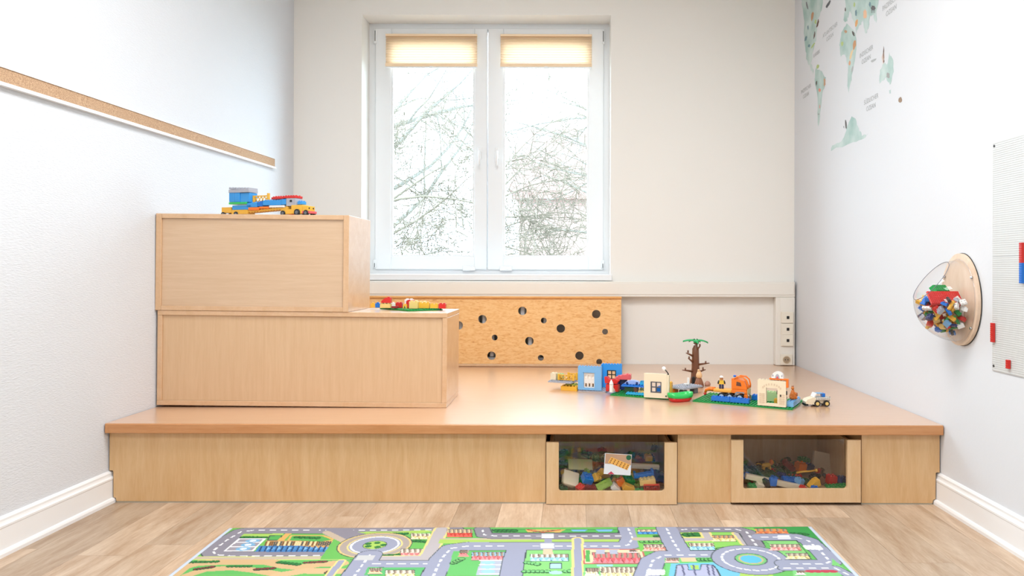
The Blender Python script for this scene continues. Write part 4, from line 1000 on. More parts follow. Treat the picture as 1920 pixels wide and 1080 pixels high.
for s in (-1,1): MB().ball((s*.008,-.003,.259), .004).build('coconut', pm('dark_green'), t)
rk = on_plat(1311,726.5)
tag(MB().lathe([(.026,0),(.030,.012),(.024,.030),(.017,.046),(.013,.052)], n=9, sy=.8).build('toy_rock', plain('rock_brown', rgb(140,88,58), .5), None, (rk.x, rk.y+.005, Z0), (0,0,.4)), 'brown toy rock at the foot of the tree', 'toy rock')
t = thing('toy_egg_figure', 'beige cone-shaped toy sitting on the brown rock', 'toy figure', (rk.x, rk.y+.005, Z0+.0525))
MB().lathe([(.0125,0),(.0175,.008),(.0165,.020),(.009,.036),(.003,.044)], n=12).build('body', pm('peach'), t); MB().ball((-.004,-.006,.043), .0065).build('head', pm('peach'), t)
rk2 = on_plat(1323,723.5)
tag(MB().lathe([(.020,0),(.024,.010),(.015,.022),(.006,.026)], n=7, sy=.7).build('toy_rock', plain('rock_pink', rgb(184,136,116), .5), None, (rk2.x+.012, rk2.y+.01, Z0), (0,0,.9)), 'smaller pinkish toy rock right of the tree', 'toy rock')

# ---- green and red boat
bo = Vector((.548,3.858,Z0+.0003))
t = thing('toy_boat', 'green toy boat with a red hull in front of the grey plate', 'toy boat', tuple(bo), (0,0,math.radians(24)))
def oval(a, c_, n=20): return [(a*math.copysign(abs(math.cos(2*math.pi*i/n))**.8, math.cos(2*math.pi*i/n)), c_*math.copysign(abs(math.sin(2*math.pi*i/n))**.8, math.sin(2*math.pi*i/n))) for i in range(n)]
def loft(rings, capb=True, capt=True):
    b = MB(); n = len(rings[0]); v = [p for r in rings for p in r]
    f = [(i*n+k, i*n+(k+1)%n, (i+1)*n+(k+1)%n, (i+1)*n+k) for i in range(len(rings)-1) for k in range(n)]
    b.add(v, f, 0, True)
    if capb: b.add(rings[0], [list(range(n))[::-1]])
    if capt: b.add(rings[-1], [list(range(n))])
    return b
R_ = lambda a,c_,z,ben=0: [(x,y,z+ben*(x/.07)**2) for x,y in oval(a,c_)]
loft([R_(.050,.026,0),R_(.060,.033,.008),R_(.064,.036,.018,.004),R_(.060,.033,.0185,.004)]).build('hull', pm('red'), t)
loft([R_(.066,.037,.0188,.004),R_(.069,.040,.024,.006),R_(.068,.039,.036,.010),R_(.060,.032,.039,.010),R_(.052,.024,.034,.008),R_(.048,.021,.024,.0)], True, True).build('rim', pm('bright_green'), t)

# ---- large green plate with truck, blue bricks, arch wall, animals, light blue bricks
KC = on_plat(1486,769.3); kw = math.atan2(-.467,.885)
def KL(lx, ly): return yawed(KC.x,KC.y,kw,lx,ly)
NXK, NYK, PK_ = 30, 17, .0163
brick('large green base plate carrying the orange truck and arch wall', 'green', NXK, NYK, .006, (*KL(-NXK*PK_/2, NYK*PK_/2), Z0), kw, PK_, cat='base plate', name='toy_base_plate')
ZK = Z0+.0104
brick('left one of two long blue bricks in front of the truck', 'blue', 6, 2, .020, (*KL(-.352,.032), ZK), kw, .0156, group='long blue bricks before the truck')
brick('right one of two long blue bricks in front of the truck', 'blue', 6, 2, .020, (*KL(-.2575,.032), ZK), kw, .0156, group='long blue bricks before the truck')
brick('short blue brick between the truck and the arch wall', 'blue', 3, 2, .024, (*KL(-.205,.150), ZK), kw, .0156)
# truck: local x forward, y to the far side, z up; origin under the near front wheel
t = thing('toy_truck', 'orange toy tow truck with yellow flat bed and beacon', 'toy truck', (*KL(-.268,.064), ZK), (0,0,kw))
M_GREYP = pm('dark_grey'); W_ = .058
for x in (0,-.050,-.092):
    for y in (-.004, W_-.008):
        w_ = MB().cyl((x,y,.0178), .0176,.013,18,'y').build('wheel', pm('black'), t)
        MB().cyl((x,y-.0012 if y < 0 else y+.0132,.0178), .0115,.0015,14,'y').build('hub_cap', plain('hub_blue_grey', rgb(176,196,214), .35), w_)
MB().bbox(-.105,.020,.0095,W_-.0085,.014,.026,.001).build('chassis', M_GREYP, t)
MB().bbox(-.135,-.042,0,W_,.0365,.052,.003).build('bed', plain('bed_orange', rgb(240,168,66), .35), t)
MB().bbox(-.042,.036,0,W_,.0365,.058,.003).build('cab_base', pm('orange'), t)
cabp = [(-.042,.0585),(.036,.0585),(.036,.066),(.020,.100),(-.026,.106),(-.042,.110)]
MB().prism(cabp, 0, W_, 'y').build('cab', pm('orange'), t)
MB().prism([(-.018,.076),(.008,.074),(.004,.092),(-.016,.096)], -.0009, .0, 'y').build('side_window', plain('window_brown', rgb(96,58,44), .3), t)
MB().prism([(-.024,.026),(-.024,.040),(-.016,.046),(.022,.046),(.022,.036),(.012,.0405),(-.012,.0405),(-.020,.030)], -.0012, 0, 'y').build('mudguard', plain('mudguard_grey', rgb(140,146,152), .4), t)
MB().bbox(.0362,.040,.001,W_-.001,.016,.062,.001).build('grille', plain('truck_grille', rgb(196,176,130), .4), t)
for y in (.010,W_-.010): MB().cyl((.0402,y,.030), .005,.003,10,'x').build('headlight', pm('white'), t)
MB().bbox(.020,.040,0,W_,.006,.0355,.002).build('bumper', pm('orange'), t)
for y in (.003,W_-.003): MB().tube([(-.030,y,.108),(-.010,y,.119),(.016,y,.117),(.032,y,.104),(.038,y,.080),(.037,y,.064)],.0042,8).build('roll_bar', pm('orange'), t)
MB().bbox(-.040,-.026,.020,.040,.1102,.114,.001).build('beacon_base', pm('white'), t)
MB().ball((-.033,.024,.119), .0075,.0065,.006).build('blue_beacon', pm('blue'), t); MB().ball((-.033,.038,.119), .0075,.0065,.006).build('white_beacon', plain('rose_beacon', rgb(230,170,180), .3), t)
MB().tube([(-.134,W_/2,.045),(-.160,W_/2,.046),(-.180,W_/2,.040),(-.186,W_/2,.024)], [.012,.011,.009,.006], 8).build('tow_arm', pm('orange'), t)
MB().ball((-.186,W_/2,.020), .008).build('tow_hook', pm('red'), t)
# little figure on the bed
fp = KL(-.268-.100,.064+.024)
t = thing('toy_figure', 'toy worker with white cap and yellow vest standing on the truck bed', 'toy figure', (*fp, ZK+.0523), (0,0,-.1))
for s in (-1,1):
    MB().bbox(s*.0062-.0052,s*.0062+.0052,-.006,.006,0,.022,.0012).build('leg', plain('denim', rgb(44,50,84), .5), t)
MB().prism([(-.0125,.0222),(.0125,.0222),(.0100,.042),(-.0100,.042)], -.0065,.0065,'y').build('torso', plain('vest_yellow', rgb(230,190,60), .4), t)
for s in (-1,1):
    am = MB().tube([(s*.0115,0,.040),(s*.0155,-.001,.031),(s*.0160,-.004,.023)], [.0042,.004,.0034], 8).build('arm', pm('black'), t)
    MB().ball((s*.016,-.0052,.021), .0036,nu=8,nv=6).build('hand', pm('peach'), am)
hd = MB().lathe([(.0062,.0422),(.0085,.044),(.0088,.054),(.0075,.0575)], n=12).build('head', plain('skin_tan', rgb(214,152,96), .4), t)
for s in (-1,1): MB().ball((s*.0032,-.0086,.051), .0011,nu=6,nv=4).build('eye', pm('black'), hd)
MB().ball((0,0,.0575), .0095,.0095,.0075).bbox(-.008,.008,-.015,-.006,.0565,.0585,.0005).build('cap', pm('white'), t)
# arch wall
lw = .134
t = wall_panel('toy_wall', 'cream toy wall with an open gateway and moulded brickwork', 'toy wall', (*KL(-.165,.002), ZK), kw, lw, .122, .022, 'cream', (.040,.094,.012,.086))
bl = MB().box(-.0012,.0012,0,.0012,0,.0008).mesh('relief_brick', pm('cream'))
M_REL = plain('relief_cream', rgb(216,196,168), .5)
for (x,z) in [(xx,zz) for xx in (.008,.022) for zz in (.012,.022,.032,.042,.052)]+[(xx,zz) for xx in (.102,.116) for zz in (.012,.022,.032,.042,.052)]:
    MB().box(x,x+.012,-.0012,-.0001,z,z+.0072).build('relief_brick', M_REL, t)
for k in range(9):
    aa = math.pi*(.14+.72*k/8); x = .067-.046*math.cos(aa); z = .074+.030*math.sin(aa)
    MB().box(x-.0032,x+.0032,-.0012,-.0001,z-.005,z+.005).build('relief_brick', M_REL, t)
MB().bbox(.1065,.1125,-.0022,0,.048,.058,.0005).build('door_bell', M_BLACK, t)
for xx in (.0925, lw+.002): MB().cyl((xx,.006,.058), .0032,.018,8).build('hinge_pin', M_BLACK, t)
# orange bracket with white cap on the wall top
bq = KL(-.165+.094,.013)
t = thing('toy_bracket', 'orange toy bracket with a white domed cap on top of the gateway wall', 'toy piece', (*bq, ZK+.1264), (0,0,kw))
b = MB().bbox(-.038,.048,-.011,.011,0,.007,.001).bbox(.0405,.050,-.011,.011,-.034,.006,.001); b.build('bracket', pm('orange'), t)
k = 10
MB().prism([(-.028,.0072)]+[(-.028*math.cos(math.pi*i/k), .0072+.032*math.sin(math.pi*i/k)**.8) for i in range(1,k)]+[(.028,.0072)], -.012,.012,'y').build('dome_cap', pm('white'), t)
for r_, c_ in ((.0105,'grey'),(.005,'pink')): MB().prism([(-r_,.0075)]+[(-r_*math.cos(math.pi*i/k), .0075+r_*2.0*math.sin(math.pi*i/k)) for i in range(1,k)]+[(r_,.0075)], -.0128-.0004*(r_<.006),-.012,'y').build('arched_opening', pm(c_), t)
for s in (-1,1): MB().bbox(s*.021-.003,s*.021+.003,-.0128,-.012,.015,.024,.0004).build('small_window', pm('grey'), t)
brick('pale green block seen through the gateway', 'mint', 4, 2, .046, (*KL(-.128,.150), ZK), kw, .0156)
brick('small yellow brick seen through the gateway', 'yellow', 1, 1, .022, (*KL(-.098,.090), ZK), kw, .0156)
# light blue bricks along the right edge
brick('light blue brick at the front right corner of the large green plate', 'light_blue', 2, 5, .024, (*KL(-.017,.064), ZK), kw, .0160, group='light blue edge bricks')
brick('light blue brick farther back along the green plate right edge', 'light_blue', 2, 5, .024, (*KL(-.017,.1465), ZK), kw, .0160, group='light blue edge bricks')
# animals
def toy_animal(name, label, loc, yaw, s, body, parts):
    o = thing(name, label, 'toy animal', loc, (0,0,yaw)); b = MB()
    for p_ in body: b.ball(tuple(c*s for c in p_[:3]), *(c*s for c in p_[3:6]), nu=10, nv=7) 
    b.build('body', parts[0], o); return o
q = KL(-.016,.080); za = ZK+.0286
brownm = plain('animal_orange', rgb(206,118,44), .4); darkm = plain('animal_brown', rgb(146,74,28), .4)
t = thing('toy_kangaroo', 'orange-brown toy animal sitting upright on the light blue bricks', 'toy animal', (*q, za), (0,0,.3))
MB().lathe([(.012,.0),(.017,.008),(.016,.020),(.010,.034),(.0065,.044),(.005,.047)], n=12, sy=.85).build('body', brownm, t)
h_ = MB().ball((-.002,-.002,.053), .0075,.009,.0065).build('head', brownm, t)
for s in (-1,1): MB().lathe([(.0022,0),(.0028,.004),(.0008,.010)], (s*.0035,.001,.056), 6).build('ear', darkm, h_)
for s in (-1,1):
    MB().ball((s*.012,-.006,.009), .006,.012,.0085).build('hind_leg', brownm, t); MB().tube([(s*.008,-.006,.032),(s*.010,-.013,.026),(s*.008,-.016,.022)],[.004,.0032,.0028],7).build('fore_leg', brownm, t)
MB().tube([(.010,.008,.006),(.022,.010,.006),(.028,.010,.016),(.028,.009,.028)],[.006,.006,.0055,.003],8).build('tail', darkm, t)
q = KL(-.062,.085)
t = thing('toy_cow', 'black and white toy animal between the gateway and the light blue bricks', 'toy animal', (*q, ZK), (0,0,-.5))
MB().ball((0,.010,.026), .015,.022,.013).build('body', pm('white'), t); hd = MB().ball((0,-.014,.034), .010,.010,.010).build('head', pm('white'), t)
MB().ball((0,-.022,.029), .0075,.006,.006).build('muzzle', pm('black'), hd)
for s in (-1,1): MB().ball((s*.010,-.012,.042), .0045,.003,.0045).build('ear', pm('black'), hd)
for sx in (-1,1):
    for y in (-.004,.024): MB().cyl((sx*.009,y,0), .0048,.016,8).build('leg', pm('white'), t)
MB().ball((.012,.014,.030), .0045,.010,.007).build('patch', pm('black'), t)
# zebra jeep
jp = on_plat(1537,763)
t = thing('toy_jeep', 'white toy jeep with zebra stripes near the right wall', 'toy jeep', (jp.x, jp.y+.004, Z0), (0,0,.06))
m, N, L, p = base_mat('zebra_print'); p.inputs['Roughness'].default_value = .35
tc = N.new('ShaderNodeTexCoord'); wv = N.new('ShaderNodeTexWave'); wv.bands_direction = 'X'; wv.inputs['Scale'].default_value = 44; wv.inputs['Distortion'].default_value = 4; wv.inputs['Detail'].default_value = 1; wv.inputs['Detail Scale'].default_value = 30
cr = N.new('ShaderNodeValToRGB'); cr.color_ramp.interpolation = 'CONSTANT'; cr.color_ramp.elements[0].color=(*rgb(34,32,30),1); cr.color_ramp.elements[1].position=.30; cr.color_ramp.elements[1].color=(*rgb(236,230,218),1)
L.new(tc.outputs['Object'], wv.inputs['Vector']); L.new(wv.outputs['Fac'], cr.inputs['Fac']); L.new(cr.outputs[0], p.inputs['Base Color'])
for x in (-.010,.036,):
    for y in (-.002,.044):
        w_ = MB().cyl((x,y,.0148), .0146,.011,16,'y').build('wheel', pm('black'), t); MB().cyl((x,y-.0012 if y < 0 else y+.0112,.0148), .0085,.0015,12,'y').build('rim', pm('tan'), w_)
MB().bbox(-.018,.056,0,.054,.0305,.044,.002).build('rear_body', m, t); MB().bbox(-.017,.055,.010,.044,.014,.030,.001).build('underbody', pm('cream'), t)
MB().prism([(-.064,.014),(-.0185,.010),(-.0185,.044),(-.030,.043),(-.058,.034),(-.066,.024)], .002,.052,'y').build('bonnet', pm('cream'), t)
MB().prism([(-.026,.0445),(-.020,.0445),(-.012,.064),(-.016,.064)], .004,.050,'y').build('windscreen', pm('white'), t)
MB().bbox(-.068,-.052,.006,.048,.004,.013,.001).build('front_bumper', pm('black'), t)
MB().bbox(.020,.034,.012,.042,.0442,.062,.002).build('seat', pm('blue'), t); MB().bbox(-.010,.022,.014,.040,.0600,.0635,.001).build('roof_bar', pm('light_blue'), t)
MB().cyl((.056,.020,.036), .009,.004,12,'x').build('spare_wheel', pm('black'), t)

# ------------------------------------------------------------------ brick vehicle on the upper box
vo = Vector((-1.772, 3.885)); vyw = math.atan2(-.354,.935)
def lt(u):
    a = (u-PU)/FPX; return (a*vo.y-vo.x)/(math.cos(vyw)-math.sin(vyw)*a)
def lz(u, v):
    x = lt(u); D = vo.y+math.sin(vyw)*x; uu, vv = unroll(u, v); return CAMZ-(vv-PV)*D/FPX-zv0
zv0 = top_up(vo.x+.25)+.0012
V_ = thing('brick_vehicle', 'long yellow toy truck loaded with blue, grey and red bricks on the upper box', 'toy truck', (vo.x, vo.y, zv0), (0, TILT*.95, vyw))
def slab(nm, c, u0, u1, v0, v1, y0=0, y1=.05, studs=0, parent=None, lift=0.0, mat=None):
    x0, x1 = lt(u0), lt(u1); um = (u0+u1)/2; za, zb = max(.0005, lz(um,v1)), lz(um,v0)
    b = MB().bbox(x0,x1,y0,y1,za,zb,.001)
    n = max(1,int(round((x1-x0)/PI)))
    if studs:
        for i in range(n):
            for k in range(2): b.cyl((x0+(i+.5)*(x1-x0)/n, y0+(k+.5)*(y1-y0)/2, zb-.0003), .0046,.0042,8)
    return b.build(nm, mat or pm(c), parent or V_)
def vwheel(u, r, ys=(-.004,.045)):
    for y in ys:
        w_ = MB().cyl((lt(u),y,r+.0002), r,.011,16,'y').build('wheel', pm('black'), V_); MB().cyl((lt(u),y-.0012,r), r*.55,.0014,12,'y').build('hub_cap', pm('dark_grey'), w_)
slab('rear_chassis', 'yellow', 415, 433, 388.5, 399); slab('rear_chassis', 'yellow', 433.5, 464, 393, 401)
vwheel(418.5,.0125); vwheel(442.5,.0130)
slab('blue_brick', 'azure', 435, 470, 384.5, 392.8)
slab('green_plate', 'bright_green', 430, 463, 378.8, 382.6, -.006,.056)
for (u0,u1,c) in ((430,439.8,'azure'),(440,449.8,'azure'),(450,467,'azure')): slab('tower_brick', c, u0, u1, 361, 378.6, -.004 if u0 < 445 else .0, .054)
slab('tower_top', 'grey', 429.5, 467.5, 355, 360.8, -.006,.056)
for i in range(7): slab('battlement', 'grey', 430.2+i*5.7, 433.0+i*5.7, 351.2, 354.9, -.006,.056)
fx0, fx1 = lt(468), lt(498); fz0, fz1 = lz(483,380), lz(483,365)
b = MB().box(fx0,fx0+.010,.018,.028,fz0,fz1).box(fx1-.010,fx1,.018,.028,fz0,fz1+.010).box(fx0+.010,fx1-.010,.020,.026,fz0,fz0+.006).box(fx0+.010,fx1-.010,.020,.026,fz1-.006,fz1)
for k in range(4):
    xa = fx0+.010+(fx1-fx0-.02)*k/4; xb = fx0+.010+(fx1-fx0-.02)*(k+1)/4
    b.tube([(xa,.023,fz0+.006),(xb,.023,fz1-.006)],.0024,6).tube([(xa,.023,fz1-.006),(xb,.023,fz0+.006)],.0024,6)
b.build('lattice_fence', pm('yellow'), V_)
slab('blue_beam', 'azure', 462, 481.5, 379.5, 388, studs=1); slab('blue_beam', 'blue', 482, 491.5, 377.5, 386.5, studs=1); slab('blue_beam', 'azure', 492, 526, 374.5, 384, studs=1); slab('blue_beam', 'azure', 526.5, 535.5, 372, 382.5, studs=1)
slab('orange_plate', 'orange', 466, 486, 388.2, 393.5, -.004,.054); slab('orange_plate', 'orange', 486.5, 504.5, 386.7, 390.5, -.004,.054); slab('white_plate', 'white', 505, 533, 384.2, 388, -.004,.054)
n = 15; x0, x1 = lt(462), lt(540)
b = MB()
for i in range(n):
    u = 465+i*5; xx = x0+(x1-x0)*i/n; zz = lz(u, 399.0-i*.55); b.box(xx, xx+(x1-x0)/n*.62, .004,.046, max(.001,zz), max(.001,zz)+.016)
b.build('ribbed_beam', pm('yellow'), V_)
b = MB(); za, zb = lz(465,394.5), lz(540,387.0)
b.prism([(x0,za-.008),(x1,zb-.008),(x1,zb),(x0,za)], .002,.048,'y'); b.build('beam_top', pm('yellow'), V_)
slab('grey_brick', 'grey', 536, 553.5, 370.5, 385); slab('cab_window', 'black', 543, 547, 373.5, 377.5, -.0012,-.0001)
slab('red_brick', 'red', 502.5, 508, 368.3, 372.5, .02,.05, 1); slab('red_brick', 'red', 512, 530, 367.5, 371.8, studs=1); slab('red_brick', 'red', 530.5, 553.8, 366.0, 370.3, studs=1)
slab('blue_brick', 'azure', 556, 564.5, 376, 381.5, .004,.036, 1)
slab('cab', 'yellow', 546, 566, 383, 399.5, -.002,.052); slab('bonnet', 'yellow', 566.2, 577, 384.5, 394, .0,.050); slab('front_chassis', 'yellow', 526, 545.8, 391, 400.5, .001,.049)
slab('bumper', 'red', 565, 580.5, 394.2, 398.5, -.001,.051, mat=pm('pink')); slab('under_plate', 'red', 541, 552, 400.6, 402.2)
for y in (.008,.038): MB().ball((lt(577.2),y,lz(576,388.5)), .004).build('headlight', M_BLACK, V_)
vwheel(530.5,.0130); vwheel(558,.0158,(-.009,.047)); vwheel(573.5,.0135)

# ------------------------------------------------------------------ green plate with bricks on the lower box
N0 = Vector((-.795, 3.768)); nyw = math.radians(43)
def NL(lx, ly): return yawed(N0.x,N0.y,nyw,lx,ly)
npx, npy, npq = 13, 17, .0158
c_ = NL(npx*npq/2, npy*npq/2)
def on_low(x, d=0.0): return top_low(x)+.0009+d
plate = brick('green base plate with loose bricks on the lower box', 'green', npx, npy, .005, (*c_, top_low(c_[0])+.0003), (0, 0, nyw), npq, cat='base plate', name='toy_base_plate')
plate.rotation_euler = (Matrix.Rotation(TILT,4,'Y') @ Matrix.Rotation(nyw,4,'Z')).to_euler()
def low(label, c, u0, u1, v0, v1, D, nx=2, ny=2, base=None, studs=True, kind='brick'):
    uc = (u0+u1)/2; X = (uc-PU)*D/FPX; w = (u1-u0)*D/FPX; h = (v1-v0)*D/FPX
    z = top_low(X)+.0102 if base is None else base
    if kind == 'brick': 
        o = link('toy_brick', brick_mb(nx,ny,max(.008,h-.004),w/nx,False,studs).mesh('toy_brick', pm(c)), None, (X,D,z), (0,TILT,0)); return tag(o, label, 'brick')
    if kind == 'slope':
        return tag(slope_mb(w,.03,h-.004,.55).build('toy_slope', pm(c), None, (X,D,z), (0,TILT,0)), label, 'brick')
    if kind == 'arch': return tag(arch_mb(w,.02,h).build('toy_arch', pm(c), None, (X,D,z), (0,TILT,0)), label, 'brick')
low('yellow brick at the left end of the lower box plate','yellow',696,704,571.5,580,3.935,1,1)
low('blue brick at the left of the lower box plate','blue',704.5,713,571,580.5,3.905,1,1)
tb = low('tan brick under the red slope on the lower box plate','tan',714,733.5,571.5,580.5,3.89,3,2)
low('red sloped brick on top of the tan brick, lower box plate','red',716,734,560,571.2,3.89, base=top_low(-.92)+.0102+.0205+.0052, kind='slope')
low('small white brick behind the red slope, lower box plate','white',734,741,570,579,3.97,1,1)
low('flat dark red brick in front of the red cube, lower box plate','dark_red',734.5,747,575.5,581,3.86,2,1,studs=False)
low('red cube-shaped brick near the middle of the lower box plate','red',743,755,567.5,578,3.92,2,2)
low('tiny yellow arch between two red bricks, lower box plate','yellow',756.5,763.5,572.5,580,3.85,kind='arch')
low('tall red brick behind the tan cube, lower box plate','red',763,777.5,563.5,578,3.93,2,2)
low('white tile-topped brick behind the tall red brick, lower box plate','white',760,775,558.5,574,3.985,2,2)
low('tall tan cube brick at the middle of the lower box plate','tan',768.5,784.5,566.5,581,3.86,2,2)
low('pale yellow brick right of the tan cube, lower box plate','yellow',785,806,569,580.5,3.90,3,2)
low('tan brick behind the pale yellow brick, lower box plate','tan',778,800,565.5,577,3.965,3,2)
low('yellow pair of small bricks near the right end, lower box plate','yellow',807,822,572,581.5,3.895,2,1)
low('red brick at the right end of the lower box plate','red',823.5,836.5,572,582,3.89,2,2)

# ------------------------------------------------------------------ white building board on the right wall
yb0, yb1, zb0, zb1 = 2.46, 2.905, .625, 1.479
t = thing('building_board', 'white studded building board screwed to the right wall', 'building board', (wr(2.68), 2.68, zb0))
b = MB(); ps = .0079
def BW(y, z, off): return (wr(y)-wr(2.68)-off, y-2.68, z-zb0)
for (za,zb_) in ((zb0, 1.0515),(1.0525, zb1)):
    q = MB(); v = [BW(yb0,za,.0006),BW(yb1,za,.0006),BW(yb1,zb_,.0006),BW(yb0,zb_,.0006),BW(yb0,za,.004),BW(yb1,za,.004),BW(yb1,zb_,.004),BW(yb0,zb_,.004)]
    q.add(v, [(0,1,2,3),(7,6,5,4),(0,4,5,1),(1,5,6,2),(2,6,7,3),(3,7,4,0)]); q.build('board', plain('board_white', rgb(212,212,210), .35), t)
ny_ = int((yb1-yb0)/ps); nz_ = int((zb1-zb0)/ps)
for i in range(ny_):
    for k in range(nz_):
        y = yb1-(i+.5)*ps; z = zb0+(k+.5)*ps; p0 = BW(y,z,.0038); b.cyl((p0[0]-.0017,p0[1],p0[2]), .0024,.0019,6,'x')
o = b.build('studs', plain('board_white', rgb(212,212,210), .35), t); o['kind'] = 'stuff'
for (y,z) in ((yb1-.012,zb0+.018),(yb1-.012,zb1-.014)): p0 = BW(y,z,.004); MB().cyl((p0[0]-.0022,p0[1],p0[2]), .005,.003,10,'x').build('screw', M_BLACK, t)
def on_board(label, c, u, v, nz, ny=2):
    P = on_right(u, v, .006); me_ = brick_me(nz, ny, .0096, .008, c)
    o = link('toy_brick', me_, None, (wr(P.y)-.0065, P.y, P.z), (0, -math.pi/2, 0)); return tag(o, label, 'brick')
on_board('tall red brick on the lower left of the white building board','red',1864,623.5,9)
on_board('short red brick at the bottom of the white building board','red',1893,683,4)
on_board('red brick above the blue one on the white building board','red',1918.5,474,9)
on_board('blue brick below the red one on the white building board','blue',1918.5,512,9)

# ------------------------------------------------------------------ clear bubble of bricks on the right wall
BC = Vector((wr(3.13)-.004, 3.13, .882))
t = thing('wall_bubble', 'clear acrylic bubble on an oval wooden plate, filled with bricks', 'toy container', tuple(BC))
n = 48; M_PLY = wood('pale_plywood', rgb(222,192,164), rgb(234,210,186), (2,6,2), .4, 3)
def egg(s, n=48):
    return [(s*.150*math.cos(2*math.pi*i/n)*(1-.06*math.sin(2*math.pi*i/n)), s*.186*math.sin(2*math.pi*i/n)) for i in range(n)]
MB().prism(egg(1.0), -.012, .0015, 'x').build('back_plate', M_PLY, t)
MB().prism(egg(1.012), .0016, .0038, 'x').build('dark_edge', M_BLACK, t)
A_, B_, C_ = .172, .132, .164
nrm = Vector((-.775,0,.63)).normalized(); bm = bmesh.new()
bmesh.ops.create_uvsphere(bm, u_segments=48, v_segments=32, radius=1.0)
for v in bm.verts: v.co = (v.co.x*A_, v.co.y*B_, v.co.z*C_)
bmesh.ops.bisect_plane(bm, geom=list(bm.verts)+list(bm.edges)+list(bm.faces), plane_co=(-.0005,0,0), plane_no=(1,0,0), clear_outer=True)
bmesh.ops.bisect_plane(bm, geom=list(bm.verts)+list(bm.edges)+list(bm.faces), plane_co=tuple(nrm*.136), plane_no=tuple(nrm), clear_outer=True)
rimv = [v.co.copy() for v in bm.verts if abs(v.co.dot(nrm)-.136) < 1e-4]
for f in bm.faces: f.smooth = True
bm.transform(Matrix.Translation((-.013,0,-.006)))
me = bpy.data.meshes.new('dome'); bm.to_mesh(me); bm.free(); me.materials.append(M_DOME)
dm = link('dome', me, t)
ctr = sum(rimv, Vector())/len(rimv); e1 = Vector((0,1,0)); e2 = nrm.cross(e1)
rimv.sort(key=lambda p: math.atan2((p-ctr).dot(e2), (p-ctr).dot(e1)))
rimv = [p+Vector((-.013,0,-.006)) for p in rimv]
MB().tube(rimv+[rimv[0]], .0012, 6, cap=False).build('opening_rim', plain('rim_grey', rgb(120,120,132), .2), dm)
MB().tube([(-.0135, B_*1.03*math.cos(2*math.pi*i/40), -.006+C_*1.03*math.sin(2*math.pi*i/40)) for i in range(41)], .0022, 6, cap=False).build('flange', clear_mat('flange_clear',(.95,.95,.97),.12), dm)
for a in (35,145,-38,-142):
    y, z = B_*1.02*math.cos(math.radians(a)), -.006+C_*1.02*math.sin(math.radians(a))
    MB().cyl((-.019,y,z), .0055,.007,10,'x').build('screw', plain('chrome_screw', rgb(200,200,206), .2, metal=.9), t)
rr = random.Random(17)
def inside(x, y, z, m=.86):
    return (x/(A_*m))**2+(y/(B_*m))**2+(z/(C_*m))**2 < 1 and x < -.022
pts = []
cols_b = ['red']*6+['yellow']*6+['blue']*4+['white']*5+['tan']*2+['dark_red']*2+['green']*2+['navy']*2+['grey']*2+['black']*2+['light_blue']*2
tries = 0
while len(pts) < 125 and tries < 60000:
    tries += 1
    x, y, z = rr.uniform(-A_,-.02), rr.uniform(-B_,B_), rr.uniform(-C_, .004)
    e_ = (x/A_)**2+(y/B_)**2+(z/C_)**2
    if not inside(x,y,z,.88) or (e_ < .30 and z < -.03): continue
    if all((x-a)**2+(y-b_)**2+(z-c)**2 > .0215**2 for a,b_,c in pts): pts.append((x,y,z))
rest = []
for (x,y,z) in pts:
    c = rr.choice(cols_b); nx, ny, h = rr.choice(((2,1,.015),(2,2,.015),(3,1,.015),(2,2,.009),(4,1,.009),(3,2,.009),(2,2,.015)))
    rest.append((c, nx, ny, h, (BC.x-.013+x, BC.y+y, BC.z-.006+z), (rr.uniform(-1,1), rr.uniform(-1,1), rr.uniform(0,3)), round(rr.choice((.0108,.0120,.0130)),4)))
def zone(val, lo, hi, names):
    f = (val-lo)/(hi-lo); return names[max(0, min(len(names)-1, int(f*len(names))))]
def shape_word(nx, ny, h, p):
    if h/p < .95: return 'flat'
    return 'long' if nx >= 3 and ny == 1 else 'narrow' if ny == 1 else 'chunky' if nx == 2 else 'oblong'
def name_apart(items, where, px_, hlab, vlab):
    """labels that tell the jumbled bricks apart: shape, colour, part of the heap, then the nearest brick of another colour"""
    us = [(FPX*i[4][0]/i[4][1], i[4][2]*1.0) for i in items]; u0, u1 = min(u for u,_ in us), max(u for u,_ in us)
    z0, z1 = min(FPX*(z-1)/i[4][1] for (_,z),i in zip(us,items)), max(FPX*(z-1)/i[4][1] for (_,z),i in zip(us,items))
    labs = []
    for (u,_), it in zip(us, items):
        v = FPX*(it[4][2]-1)/it[4][1]
        labs.append(f"{shape_word(*it[1:4],it[6])} {it[0].replace('_',' ')} brick, {zone(v,z0,z1,vlab)} {zone(u,u0,u1,hlab)} {where}")
    out = []
    for k, it in enumerate(items):
        lb = labs[k]
        if labs.count(lb) > 1:
            near = sorted((j for j in range(len(items)) if items[j][0] != it[0]), key=lambda j: sum((a-b_)**2 for a,b_ in zip(items[j][4], it[4])))[0]
            lb += ', beside a '+items[near][0].replace('_',' ')+' one'
        out.append(lb)
    for lb in set(l for l in out if out.count(l) > 1):
        ks = sorted((k for k in range(len(out)) if out[k] == lb), key=lambda k: us[k][0])
        for k, w_ in zip(ks, ('leftmost','second from left,','third from left,','fourth from left,')): out[k] = w_+' '+labs[k]
    for it, lb in zip(items, out):
        kd = it[0].replace('_',' '); brick(lb, it[0], it[1], it[2], it[3], it[4], it[5], it[6], f'{kd} bricks {where}')
name_apart(rest, 'of the bubble heap', None, ('left side','middle','right side'), ('bottom','lower','upper','top'))
